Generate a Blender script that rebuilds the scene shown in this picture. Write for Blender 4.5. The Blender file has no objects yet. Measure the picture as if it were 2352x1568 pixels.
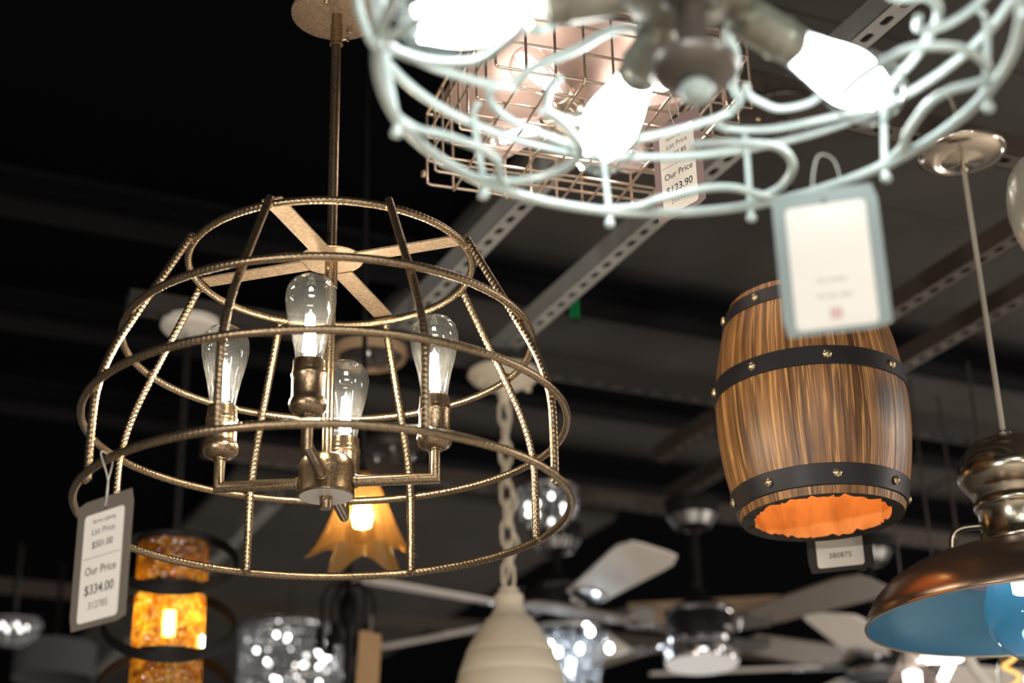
import bpy, math, random
import numpy as np
random.seed(7)
RNG = np.random.default_rng(7)
SC = bpy.context.scene
COL = SC.collection
R = math.radians

# ------------------------------------------------------------------ camera
F = 3818.4                      # focal length in pixels of the 2352x1568 frame
TILT, ROLL = R(23.483), R(-1.427)
CAMZ = 1.60
_ct, _st, _cr, _sr = math.cos(TILT), math.sin(TILT), math.cos(ROLL), math.sin(ROLL)
FW = np.array([0, _ct, _st])
_up = np.array([0, -_st, _ct])
RT = _cr * np.array([1., 0, 0]) + _sr * _up
UP = -_sr * np.array([1., 0, 0]) + _cr * _up
CAM = np.array([0, 0, CAMZ])
from mathutils import Matrix, Vector
cam = bpy.data.cameras.new('camera')
cam.sensor_width = 36.0
cam.lens = 36.0 * F / 2352
cam.clip_start, cam.clip_end = 0.05, 60
cam.dof.use_dof = True
cam.dof.focus_distance = 2.22
cam.dof.aperture_fstop = 2.7
cam_o = bpy.data.objects.new('camera', cam)
COL.objects.link(cam_o)
cam_o.matrix_world = Matrix(((RT[0], UP[0], -FW[0], 0), (RT[1], UP[1], -FW[1], 0),
                             (RT[2], UP[2], -FW[2], CAMZ), (0, 0, 0, 1)))
SC.camera = cam_o

# ------------------------------------------------------------------ world, big lights, exposure
world = bpy.data.worlds.new('showroom_ambient')
SC.world = world
world.use_nodes = True
world.node_tree.nodes['Background'].inputs[0].default_value = (1.0, 0.93, 0.87, 1)
world.node_tree.nodes['Background'].inputs[1].default_value = 0.16


def lamp(name, kind, loc, energy, color, size=0.1, rot=(0, 0, 0), spot=None):
    l = bpy.data.lights.new(name, kind)
    l.energy, l.color = energy, color
    if kind == 'AREA':
        l.size = size
    else:
        l.shadow_soft_size = size
    if spot:
        l.spot_size, l.spot_blend = spot, 0.5
    o = bpy.data.objects.new(name, l)
    COL.objects.link(o)
    o.location, o.rotation_euler = loc, rot
    return o


# added unseen area lights behind and beside the camera: they light the pale floor, which fills the room from below
lamp('floor_fill', 'AREA', (0.5, -2.6, 3.30), 270, (1.0, 0.95, 0.88), 2.0)
lamp('floor_fill', 'AREA', (4.6, 3.0, 3.30), 210, (1.0, 0.93, 0.85), 2.0)
# added fill lights outside the frame: points for the room, a spot for the tag
lamp('added_fill_point', 'POINT', (1.7, -0.9, 2.2), 20, (1.0, 0.93, 0.84), .12)
ts = lamp('tag_fill_spot', 'SPOT', (-1.5, -0.7, 1.9), 128, (1.0, 0.94, 0.87), .06, spot=R(34))
ts.rotation_euler = (Vector((-.40, 1.9, 2.28)) - ts.location).to_track_quat('-Z', 'Y').to_euler()
lamp('added_fill_point', 'POINT', (2.3, 2.3, 2.4), 20, (1.0, 0.9, 0.82), .12)
lamp('added_fill_point', 'POINT', (3.4, 5.0, 2.3), 22, (1.0, 0.88, 0.78), .12)
lamp('added_fill_point', 'POINT', (-0.4, 6.8, 1.2), 12, (1.0, 0.93, 0.87), .15)
lamp('added_fill_point', 'POINT', (1.6, 6.8, 1.2), 22, (1.0, 0.92, 0.85), .15)

vs = SC.view_settings
vs.view_transform = 'Standard'
vs.look = 'None'
vs.exposure = 0.12
vs.gamma = 1.0
vs.use_curve_mapping = False
SC.cycles.max_bounces = 10
SC.cycles.transparent_max_bounces = 24
SC.cycles.caustics_reflective = False
SC.cycles.caustics_refractive = False
SC.cycles.sample_clamp_indirect = 6.0


# ------------------------------------------------------------------ pixel helpers (place things at real depths)
def ray(x, y):
    return FW + (x - 1176) / F * RT - (y - 784) / F * UP


def at_h(x, y, h):            # point at height h above the camera
    v = ray(x, y)
    return CAM + v * h / v[2]


def at_y(x, y, Y):            # point at distance Y into the room
    v = ray(x, y)
    return CAM + v * Y / v[1]


def z_on(X, Y, yp):           # world z on the plumb line through X, Y
    k = (784 - yp) / F
    P = np.array([X, Y, 0])
    return (k * (P @ FW) - P @ UP) / (UP[2] - k * FW[2]) + CAMZ


def depth(P):
    return float((np.asarray(P) - CAM) @ FW)


def prof(X, Y, pts, z0=0.0):  # (half width px, row px) -> (radius, height) on a plumb axis
    out = []
    for hw, yp in pts:
        z = z_on(X, Y, yp)
        out.append((hw * depth((X, Y, z)) / F, z - z0))
    return out


# ------------------------------------------------------------------ materials
MATS = {}


def nodes_of(name):
    m = bpy.data.materials.new(name)
    m.use_nodes = True
    nt = m.node_tree
    nt.nodes.clear()
    out = nt.nodes.new('ShaderNodeOutputMaterial')
    MATS[name] = m
    return m, nt, out


def ramp(nt, fac, stops):
    r = nt.nodes.new('ShaderNodeValToRGB')
    el = r.color_ramp.elements
    while len(el) < len(stops):
        el.new(0.5)
    for e, (p, c) in zip(el, stops):
        e.position, e.color = p, (*c, 1)
    nt.links.new(fac, r.inputs[0])
    return r.outputs[0]


def noise(nt, scale, detail=4, rough=.55, vec=None, mapping=None):
    tc = nt.nodes.new('ShaderNodeTexCoord')
    v = tc.outputs['Object']
    if mapping:
        mp = nt.nodes.new('ShaderNodeMapping')
        mp.inputs['Scale'].default_value = mapping
        nt.links.new(v, mp.inputs[0])
        v = mp.outputs[0]
    n = nt.nodes.new('ShaderNodeTexNoise')
    n.inputs['Scale'].default_value = scale
    n.inputs['Detail'].default_value = detail
    n.inputs['Roughness'].default_value = rough
    nt.links.new(v, n.inputs['Vector'])
    return n.outputs[0]


def mat(name, col, rough=.5, metal=0., col2=None, scale=60, lo=.4, hi=.62, bump=0., bscale=None, mapping=None,
        detail=4, spec=.5, coat=0., transl=0.):
    m, nt, out = nodes_of(name)
    b = nt.nodes.new('ShaderNodeBsdfPrincipled')
    b.inputs['Base Color'].default_value = (*col, 1)
    b.inputs['Roughness'].default_value = rough
    b.inputs['Metallic'].default_value = metal
    b.inputs['Specular IOR Level'].default_value = spec
    b.inputs['Coat Weight'].default_value = coat
    if col2 is not None:
        n = noise(nt, scale, detail, mapping=mapping)
        nt.links.new(ramp(nt, n, [(lo, col), (hi, col2)]), b.inputs['Base Color'])
    if bump:
        n2 = noise(nt, bscale or scale, 5, mapping=mapping)
        bp = nt.nodes.new('ShaderNodeBump')
        bp.inputs['Strength'].default_value = bump
        bp.inputs['Distance'].default_value = .002
        nt.links.new(n2, bp.inputs['Height'])
        nt.links.new(bp.outputs[0], b.inputs['Normal'])
    sh = b.outputs[0]
    if transl:
        t = nt.nodes.new('ShaderNodeBsdfTranslucent')
        t.inputs[0].default_value = (*col, 1)
        mx = nt.nodes.new('ShaderNodeMixShader')
        mx.inputs[0].default_value = transl
        nt.links.new(sh, mx.inputs[1])
        nt.links.new(t.outputs[0], mx.inputs[2])
        sh = mx.outputs[0]
    nt.links.new(sh, out.inputs[0])
    return m


def emit(name, col, strength):
    m, nt, out = nodes_of(name)
    e = nt.nodes.new('ShaderNodeEmission')
    e.inputs[0].default_value = (*col, 1)
    e.inputs[1].default_value = strength
    nt.links.new(e.outputs[0], out.inputs[0])
    return m


def thin_glass(name, tint=(1, 1, 1), edge=.55, gloss=(1, 1, 1), rough=.02, body=0., body_col=(1, 1, 1), bumpscale=0):
    """blown glass seen as a thin wall: clear face on, reflecting towards the rim"""
    m, nt, out = nodes_of(name)
    lw = nt.nodes.new('ShaderNodeLayerWeight')
    lw.inputs['Blend'].default_value = edge
    tr = nt.nodes.new('ShaderNodeBsdfTransparent')
    tr.inputs[0].default_value = (*tint, 1)
    gl = nt.nodes.new('ShaderNodeBsdfGlossy')
    gl.inputs[0].default_value = (*gloss, 1)
    gl.inputs['Roughness'].default_value = rough
    if bumpscale:
        tc = nt.nodes.new('ShaderNodeTexCoord')
        vo = nt.nodes.new('ShaderNodeTexVoronoi')
        vo.inputs['Scale'].default_value = bumpscale
        nt.links.new(tc.outputs['Object'], vo.inputs['Vector'])
        bp = nt.nodes.new('ShaderNodeBump')
        bp.inputs['Strength'].default_value = .8
        bp.inputs['Distance'].default_value = .004
        nt.links.new(vo.outputs['Distance'], bp.inputs['Height'])
        nt.links.new(bp.outputs[0], gl.inputs['Normal'])
        nt.links.new(bp.outputs[0], lw.inputs['Normal'])
    src = tr.outputs[0]
    if body:
        tl = nt.nodes.new('ShaderNodeBsdfTranslucent')
        tl.inputs[0].default_value = (*body_col, 1)
        df = nt.nodes.new('ShaderNodeBsdfDiffuse')
        df.inputs[0].default_value = (*body_col, 1)
        m0 = nt.nodes.new('ShaderNodeMixShader')
        m0.inputs[0].default_value = .35
        nt.links.new(tl.outputs[0], m0.inputs[1])
        nt.links.new(df.outputs[0], m0.inputs[2])
        m1 = nt.nodes.new('ShaderNodeMixShader')
        m1.inputs[0].default_value = body
        nt.links.new(src, m1.inputs[1])
        nt.links.new(m0.outputs[0], m1.inputs[2])
        src = m1.outputs[0]
    mx = nt.nodes.new('ShaderNodeMixShader')
    nt.links.new(lw.outputs['Fresnel' if edge < .3 else 'Facing'], mx.inputs[0])
    if edge >= .3:
        pw = nt.nodes.new('ShaderNodeMath')
        pw.operation = 'POWER'
        pw.inputs[1].default_value = 2.6
        nt.links.new(lw.outputs['Facing'], pw.inputs[0])
        ad = nt.nodes.new('ShaderNodeMath')
        ad.operation = 'MULTIPLY_ADD'
        ad.inputs[1].default_value = .8
        ad.inputs[2].default_value = .04
        nt.links.new(pw.outputs[0], ad.inputs[0])
        nt.links.new(ad.outputs[0], mx.inputs[0])
    nt.links.new(src, mx.inputs[1])
    nt.links.new(gl.outputs[0], mx.inputs[2])
    nt.links.new(mx.outputs[0], out.inputs[0])
    return m


def wood(name, c_dark, c_mid, c_light, knot=None):
    """brushed, stained softwood: brown ground with thin pale latewood lines along local z"""
    m, nt, out = nodes_of(name)
    b = nt.nodes.new('ShaderNodeBsdfPrincipled')
    b.inputs['Roughness'].default_value = .40
    b.inputs['Specular IOR Level'].default_value = .45

    def mixc(a, c, fac, mode='MIX'):
        x = nt.nodes.new('ShaderNodeMix')
        x.data_type, x.blend_type = 'RGBA', mode
        if isinstance(fac, float):
            x.inputs[0].default_value = fac
        else:
            nt.links.new(fac, x.inputs[0])
        for k_, q in ((6, a), (7, c)):
            if isinstance(q, tuple):
                x.inputs[k_].default_value = (*q, 1)
            else:
                nt.links.new(q, x.inputs[k_])
        return x.outputs[2]

    def uvn(scale, detail, rough, stretch):
        tc = nt.nodes.new('ShaderNodeTexCoord')
        mp = nt.nodes.new('ShaderNodeMapping')
        mp.inputs['Scale'].default_value = (1, stretch, 1)
        nt.links.new(tc.outputs['UV'], mp.inputs[0])
        n = nt.nodes.new('ShaderNodeTexNoise')
        n.inputs['Scale'].default_value = scale
        n.inputs['Detail'].default_value = detail
        n.inputs['Roughness'].default_value = rough
        n.inputs['Distortion'].default_value = .25
        nt.links.new(mp.outputs[0], n.inputs['Vector'])
        return n.outputs[0]

    big = uvn(9, 3, .5, .35)
    grain = uvn(110, 6, .65, .05)
    lines = uvn(150, 2, .5, .030)
    base = ramp(nt, grain, [(.30, c_dark), (.52, c_mid), (.75, tuple(.55 * p + .45 * q for p, q in zip(c_mid, c_light)))])
    base = mixc(base, ramp(nt, big, [(.30, (.34, .30, .28)), (.55, (.95, .95, .95)), (.7, (1.45, 1.35, 1.2))]), 1.0, 'MULTIPLY')
    msk = ramp(nt, lines, [(.555, (0, 0, 0)), (.60, (1, 1, 1)), (.66, (.25, .25, .25))])
    base = mixc(base, c_light, msk)
    dk = ramp(nt, uvn(120, 2, .5, .040), [(.34, (.62, .62, .62)), (.42, (0, 0, 0))])
    base = mixc(base, tuple(.5 * q for q in c_dark), dk)
    if knot is not None:
        tc = nt.nodes.new('ShaderNodeTexCoord')
        mp = nt.nodes.new('ShaderNodeMapping')
        mp.vector_type = 'POINT'
        sc_ = (30, 30, 21)
        mp.inputs['Scale'].default_value = sc_
        mp.inputs['Location'].default_value = tuple(-k_ * s_ for k_, s_ in zip(knot, sc_))
        nt.links.new(tc.outputs['Object'], mp.inputs[0])
        ln = nt.nodes.new('ShaderNodeVectorMath')
        ln.operation = 'LENGTH'
        nt.links.new(mp.outputs[0], ln.inputs[0])
        base = mixc(base, (.035, .016, .010), ramp(nt, ln.outputs['Value'], [(.35, (.85, .85, .85)), (1.0, (0, 0, 0))]))
    nt.links.new(base, b.inputs['Base Color'])
    bp = nt.nodes.new('ShaderNodeBump')
    bp.inputs['Strength'].default_value = .5
    bp.inputs['Distance'].default_value = .0022
    ad = nt.nodes.new('ShaderNodeMath')
    nt.links.new(grain, ad.inputs[0])
    nt.links.new(lines, ad.inputs[1])
    nt.links.new(ad.outputs[0], bp.inputs['Height'])
    nt.links.new(bp.outputs[0], b.inputs['Normal'])
    nt.links.new(b.outputs[0], out.inputs[0])
    return m


M_BRONZE = mat('antique_bronze', (.065, .044, .025), .27, .92, (.56, .41, .26), 900, .38, .64, bump=.12, bscale=900, detail=5)
M_BRONZE_F = mat('antique_bronze_flat', (.26, .18, .11), .5, .55, (.42, .30, .20), 240, .35, .65, bump=.1, bscale=300)
M_STEEL = mat('hub_cover', (.75, .68, .62), .45, .35)
M_CELADON = mat('distressed_celadon_enamel', (.49, .575, .55), .32, .1, (.57, .635, .60), 40, .4, .6)
M_CEL_DARK = mat('olive_pewter', (.24, .225, .18), .3, .5, (.34, .32, .26), 30, .4, .6)
M_CAP = mat('umber_pewter', (.15, .125, .105), .32, .4)
M_ROSE = mat('rose_nickel_wire', (.66, .55, .44), .26, .85)
M_ROSEPLATE = mat('rose_plate', (.44, .33, .28), .38, .5)
M_PALEB = mat('brushed_champagne', (.62, .53, .43), .16, .95)
M_CORD = mat('pale_cord', (.42, .37, .30), .6)
M_PEWTER = mat('antique_pewter', (.40, .35, .27), .22, 1.0, (.48, .42, .33), 14, .3, .7)
M_COPPER = mat('aged_copper', (.20, .135, .095), .28, .9, (.26, .165, .115), 8, .35, .65)
M_BLUE = mat('blue_enamel', (.05, .17, .26), .33, .35, coat=.2)
M_BLACK = mat('black_iron', (.010, .009, .009), .5, spec=.2)
M_DARKB = mat('dark_brown_metal', (.05, .038, .033), .4, .4)
M_HOOP = mat('hoop_iron', (.021, .019, .021), .45, .2, spec=.35)
M_RIVET = mat('brass_rivet', (.48, .38, .24), .3, .9)
M_CREAM = mat('cream_enamel', (.66, .59, .47), .5)
M_WHITE = mat('white_paint', (.72, .68, .62), .45)
M_FANW = mat('fan_blade_white', (.86, .80, .75), .5)
M_FANT = mat('fan_blade_tan', (.40, .27, .16), .5)
M_FANG = mat('fan_blade_taupe', (.18, .145, .115), .5)
M_FAND = mat('fan_blade_dark', (.06, .055, .052), .45)
M_CHROME = mat('chrome', (.72, .72, .74), .12, 1.0)
M_CARD = mat('grey_card', (.145, .12, .095), .7)
M_CARDM = mat('mauve_card', (.24, .165, .165), .6)
M_CARDT = mat('teal_card', (.25, .295, .28), .65)
M_CARDK = mat('dark_card', (.030, .026, .025), .65, spec=.3)
M_KRAFT = mat('kraft_card', (.42, .26, .13), .7)
M_PAPER = mat('label_paper', (.80, .74, .67), .7)
M_INK = mat('print_ink', (.02, .02, .02), .8)
M_INK2 = mat('print_ink_grey', (.17, .16, .15), .8)
M_INKR = mat('print_ink_pale_red', (.62, .44, .40), .8)
M_INKP = mat('print_ink_faded', (.60, .56, .52), .8)
M_STRING = mat('tag_string', (.55, .52, .46), .6)
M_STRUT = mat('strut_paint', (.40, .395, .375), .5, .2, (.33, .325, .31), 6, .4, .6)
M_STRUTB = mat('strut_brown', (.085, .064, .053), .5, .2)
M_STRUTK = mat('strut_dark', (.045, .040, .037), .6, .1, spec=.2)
M_BEAM = mat('beam_paint', (.009, .009, .011), .7, spec=.08)
M_CEIL = mat('ceiling_board', (.070, .064, .061), .75, 0, (.088, .081, .076), 3, .35, .65, spec=.2)
M_CEILJ = mat('dark_roof_slab', (.004, .004, .005), .9, spec=.02)  # near-black slab; darkness of the unlit roof is put into its colour
M_FLOOR = mat('floor_tile', (.58, .54, .48), .5)


def crackle(name, scale=95):
    m, nt, out = nodes_of(name)
    tc = nt.nodes.new('ShaderNodeTexCoord')
    vo = nt.nodes.new('ShaderNodeTexVoronoi')
    vo.inputs['Scale'].default_value = scale
    nt.links.new(tc.outputs['Object'], vo.inputs['Vector'])
    ve = nt.nodes.new('ShaderNodeTexVoronoi')
    ve.feature = 'DISTANCE_TO_EDGE'
    ve.inputs['Scale'].default_value = scale
    nt.links.new(tc.outputs['Object'], ve.inputs['Vector'])
    big = noise(nt, 28, 3)
    tl = nt.nodes.new('ShaderNodeBsdfTranslucent')
    col = ramp(nt, vo.outputs['Color'], [(.15, (.62, .18, .006)), (.55, (.95, .40, .02)), (.9, (1, .66, .10))])
    mul = nt.nodes.new('ShaderNodeMix')
    mul.data_type, mul.blend_type = 'RGBA', 'MULTIPLY'
    mul.inputs[0].default_value = 1
    nt.links.new(col, mul.inputs[6])
    nt.links.new(ramp(nt, ve.outputs[0], [(.0, (.22, .10, .03)), (.09, (1, 1, 1))]), mul.inputs[7])
    mul2 = nt.nodes.new('ShaderNodeMix')
    mul2.data_type, mul2.blend_type = 'RGBA', 'MULTIPLY'
    mul2.inputs[0].default_value = 1
    nt.links.new(mul.outputs[2], mul2.inputs[6])
    nt.links.new(ramp(nt, big, [(.36, (.42, .35, .25)), (.6, (1, 1, 1))]), mul2.inputs[7])
    nt.links.new(mul2.outputs[2], tl.inputs[0])
    tr = nt.nodes.new('ShaderNodeBsdfTransparent')
    tr.inputs[0].default_value = (1, .55, .10, 1)
    m1 = nt.nodes.new('ShaderNodeMixShader')
    m1.inputs[0].default_value = .62
    nt.links.new(tr.outputs[0], m1.inputs[1])
    nt.links.new(tl.outputs[0], m1.inputs[2])
    gl = nt.nodes.new('ShaderNodeBsdfGlossy')
    gl.inputs['Roughness'].default_value = .12
    bp = nt.nodes.new('ShaderNodeBump')
    bp.inputs['Strength'].default_value = 1
    bp.inputs['Distance'].default_value = .006
    nt.links.new(vo.outputs['Distance'], bp.inputs['Height'])
    nt.links.new(bp.outputs[0], gl.inputs['Normal'])
    m2 = nt.nodes.new('ShaderNodeMixShader')
    m2.inputs[0].default_value = .10
    nt.links.new(m1.outputs[0], m2.inputs[1])
    nt.links.new(gl.outputs[0], m2.inputs[2])
    nt.links.new(m2.outputs[0], out.inputs[0])
    return m


M_AMBER = crackle('amber_crackle_glass')
M_HONEY = thin_glass('honey_art_glass', (1.0, .72, .36), .5, (1, .85, .6), .06, .42, (.74, .38, .11))
M_FROST = thin_glass('frosted_glass', (.85, .95, .92), .5, (1, 1, 1), .2, .65, (.62, .55, .48))
M_GLASS = thin_glass('clear_bulb_glass', (.985, 1, .99), .55, (.95, 1, .97), .02, .010, (1, 1, .97))
M_GLASSP = thin_glass('rose_tinted_bulb_glass', (1, .95, .94), .55, (1, .93, .92), .02, .12, (.8, .66, .62))
M_GLASSB = thin_glass('blue_cast_bulb_glass', (.75, .92, 1), .55, (.85, .95, 1), .02, .10, (.1, .4, .6))  # blue reflected from the lining is put into the glass colour
M_CRYST = thin_glass('cut_crystal', (.9, .92, .94), .5, (1, 1, 1), .05, .14, (.7, .72, .74))
M_BULBSTEM = mat('bulb_stem', (.75, .72, .66), .3)
E_WARM = emit('led_filament_warm', (1, .87, .68), 310)
E_COOL = emit('led_filament_cool', (.93, .985, 1), 19)
E_BASK = emit('led_filament_basket', (1, .90, .82), 34)
E_AMB = emit('amber_lamp', (1, .84, .52), 62)
E_HON = emit('honey_lamp', (1, .82, .54), 26)
E_BARREL = emit('barrel_lamp', (1, .56, .20), 70)
E_BLUE = emit('pendant_lamp_cool', (.80, .93, 1), 34)
E_SPARK = emit('crystal_glint', (1, .95, .88), 26)
E_SPARKB = emit('crystal_glint_cool', (.86, .94, 1), 30)
E_DISC = emit('fan_light_diffuser', (1, .92, .85), .55)
E_SMALL = emit('small_bulb_and_glint', (1, .92, .82), 7)
E_ORNG = emit('spiral_filament', (1, .55, .16), 1.6)
E_GREEN = emit('green_pilot_led', (.03, .8, .22), .12)


# ------------------------------------------------------------------ mesh helpers
class MB:
    def __init__(self):
        self.v, self.f, self.n = [], [], 0

    def add(self, v, f, M=None):
        v = np.asarray(v, float)
        if M is not None:
            M = np.array(M)
            v = v @ M[:3, :3].T + M[:3, 3]
        self.v.append(v)
        self.f += [tuple(i + self.n for i in q) for q in f]
        self.n += len(v)
        return self

    def lathe(self, pr, n=32, M=None, cap0=False, cap1=False, wob=None):
        a = np.linspace(0, 2 * np.pi, n, endpoint=False)
        v = []
        for k, (r, z) in enumerate(pr):
            rr = r if wob is None else r * (1 + wob(a, k))
            v.append(np.stack([rr * np.cos(a), rr * np.sin(a), z + 0 * a], 1))
        f = []
        for k in range(len(pr) - 1):
            for i in range(n):
                j = (i + 1) % n
                f.append((k * n + i, k * n + j, (k + 1) * n + j, (k + 1) * n + i))
        if cap0:
            f.append(tuple(range(n - 1, -1, -1)))
        if cap1:
            f.append(tuple((len(pr) - 1) * n + i for i in range(n)))
        return self.add(np.concatenate(v), f, M)

    def tube(self, pts, r, n=10, closed=False, M=None, mod=None, caps=True, upv=None):
        P = np.asarray(pts, float)
        m = len(P)
        if closed:
            T = np.roll(P, -1, 0) - np.roll(P, 1, 0)
        else:
            T = np.gradient(P, axis=0)
        T /= np.linalg.norm(T, axis=1)[:, None] + 1e-12
        N = np.zeros_like(P)
        if upv is not None:
            N = np.cross(T, np.broadcast_to(upv, P.shape))
            N /= np.linalg.norm(N, axis=1)[:, None] + 1e-12
        else:
            u = np.array([0, 0, 1.]) if abs(T[0, 2]) < .9 else np.array([1., 0, 0])
            nn = np.cross(T[0], u)
            for i in range(m):
                nn = nn - (nn @ T[i]) * T[i]
                nn /= np.linalg.norm(nn) + 1e-12
                N[i] = nn
        B = np.cross(T, N)
        a = np.linspace(0, 2 * np.pi, n, endpoint=False)
        rr = np.full((m, n), 1.0) * (np.asarray(r)[:, None] if np.ndim(r) else r)
        if mod is not None:
            L = np.r_[0, np.cumsum(np.linalg.norm(np.diff(P, axis=0), axis=1))]
            rr = rr * mod(L[:, None], a[None, :])
        V = P[:, None, :] + rr[:, :, None] * (np.cos(a)[None, :, None] * N[:, None, :] + np.sin(a)[None, :, None] * B[:, None, :])
        f = []
        for k in range(m if closed else m - 1):
            k2 = (k + 1) % m
            for i in range(n):
                j = (i + 1) % n
                f.append((k * n + i, k * n + j, k2 * n + j, k2 * n + i))
        if not closed and caps:
            f.append(tuple(range(n - 1, -1, -1)))
            f.append(tuple((m - 1) * n + i for i in range(n)))
        return self.add(V.reshape(-1, 3), f, M)

    def box(self, c, s, M=None):
        x, y, z = [k / 2 for k in s]
        v = np.array([(-x, -y, -z), (x, -y, -z), (x, y, -z), (-x, y, -z), (-x, -y, z), (x, -y, z), (x, y, z), (-x, y, z)]) + np.array(c)
        return self.add(v, [(3, 2, 1, 0), (4, 5, 6, 7), (0, 1, 5, 4), (1, 2, 6, 5), (2, 3, 7, 6), (3, 0, 4, 7)], M)

    def prism(self, poly, z0, z1, M=None):
        n = len(poly)
        v = [(x, y, z0) for x, y in poly] + [(x, y, z1) for x, y in poly]
        f = [tuple(range(n - 1, -1, -1)), tuple(range(n, 2 * n))]
        f += [(i, (i + 1) % n, n + (i + 1) % n, n + i) for i in range(n)]
        return self.add(v, f, M)

    def mesh(self, name, smooth=True, angle=35):
        me = bpy.data.meshes.new(name)
        me.from_pydata(np.concatenate(self.v).tolist(), [], self.f)
        me.update()
        if smooth:
            me.polygons.foreach_set('use_smooth', [True] * len(me.polygons))
            try:
                me.set_sharp_from_angle(angle=R(angle))
            except Exception:
                pass
        return me

    def obj(self, name, m, parent=None, smooth=True, angle=35, loc=None, rot=None):
        return link(name, self.mesh(name, smooth, angle), m, parent, loc, rot)


def link(name, me, m, parent=None, loc=None, rot=None):
    if m is not None and not me.materials:
        me.materials.append(m)
    o = bpy.data.objects.new(name, me)
    COL.objects.link(o)
    if parent is not None:
        o.parent = parent
    if loc is not None:
        o.location = loc
    if rot is not None:
        o.rotation_euler = rot
    return o


def thing(name, label, cat, loc=(0, 0, 0), rz=0, group=None):
    o = bpy.data.objects.new(name, None)
    COL.objects.link(o)
    o.empty_display_size = .05
    o.location = [float(c) for c in loc]
    o.rotation_euler = (0, 0, rz)
    return tag(o, label, cat, group)


def tag(o, label, cat, group=None):
    o['label'], o['category'] = label, cat
    if group:
        o['group'] = group
    return o


def part_label(o, label):
    o['label'] = label
    return o


def catmull(pts, n=12, closed=False):
    P = np.asarray(pts, float)
    if not closed:
        P = np.r_[[2 * P[0] - P[1]], P, [2 * P[-1] - P[-2]]]
    else:
        P = np.r_[[P[-1]], P, P[:2]]
    out = []
    for i in range(1, len(P) - 2):
        t = np.linspace(0, 1, n, endpoint=False)[:, None]
        a, b, c, d = P[i - 1], P[i], P[i + 1], P[i + 2]
        out.append(.5 * (2 * b + (c - a) * t + (2 * a - 5 * b + 4 * c - d) * t ** 2 + (3 * b - a - 3 * c + d) * t ** 3))
    out = np.concatenate(out)
    if not closed:
        out = np.r_[out, [P[-2]]]
    return out


def resample(P, step):
    P = np.asarray(P, float)
    L = np.r_[0, np.cumsum(np.linalg.norm(np.diff(P, axis=0), axis=1))]
    k = max(2, int(round(L[-1] / step)) + 1)
    s = np.linspace(0, L[-1], k)
    return np.stack([np.interp(s, L, P[:, i]) for i in range(3)], 1)


def Mt(loc=(0, 0, 0), rot=None, axis=None):
    m = Matrix.Translation(Vector([float(c) for c in loc]))
    if axis is not None:
        m = m @ Vector([float(c) for c in axis]).to_track_quat('Z', 'Y').to_matrix().to_4x4()
    elif rot is not None:
        from mathutils import Euler
        m = m @ Euler(rot).to_matrix().to_4x4()
    return m


def circle(r, z=0., n=96):
    a = np.linspace(0, 2 * np.pi, n, endpoint=False)
    return np.stack([r * np.cos(a), r * np.sin(a), z + 0 * a], 1)


def polar(r, deg, z=0.):
    return np.array([r * math.cos(R(deg)), r * math.sin(R(deg)), z])


# ------------------------------------------------------------------ the setting: ceiling, floor, struts, beams
YAW = R(25.5)                    # the grid of the ceiling is turned against the camera
AU = np.array([-math.sin(YAW), math.cos(YAW), 0])     # away from the camera, to the left
AV = np.array([math.cos(YAW), math.sin(YAW), 0])      # across, to the right
GRID = Matrix(((AV[0], AU[0], 0, 0), (AV[1], AU[1], 0, 0), (0, 0, 1, 0), (0, 0, 0, 1)))   # local x = v, y = u
STRUT_H = 1.405                  # underside of the cross struts above the camera
CEIL_Z = CAMZ + 1.86


def struct(o):
    o['kind'] = 'structure'
    return o


b = MB().box((0, 4, CEIL_Z + .13), (26, 26, .1), GRID)
ceil_o = struct(b.obj('ceiling', M_CEILJ, smooth=False))
pan = MB().box((0, 0, 0), (2.38, .60, .03)).mesh('ceiling_panel', False)
pan_short = MB().box((0, 0, 0), (1.48, .60, .03)).mesh('ceiling_panel', False)
V_EDGE = float(at_h(1010, 590, 1.86) @ AV)          # the boards stop here; further left the black-coloured slab stands for the dark open roof
for iu in range(-3, 20):
    if iu == 8:
        continue                                    # boards left out so the black slab darkens it; past it only short ones
    for iv in range(0, 4 if iu < 8 else 1):
        p = AU * (iu * .61 + .1) + AV * (V_EDGE + (1.2 if iu < 8 else .75) + iv * 2.4)
        o = link('ceiling_panel', pan if iu < 8 else pan_short, M_CEIL, ceil_o, (p[0], p[1], CEIL_Z + .04 + .004 * ((iu * 7 + iv * 3) % 3)), (0, 0, YAW))
b = MB().box((0, 4, -.03), (26, 26, .06), GRID)
struct(b.obj('floor', M_FLOOR, smooth=False))


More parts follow.
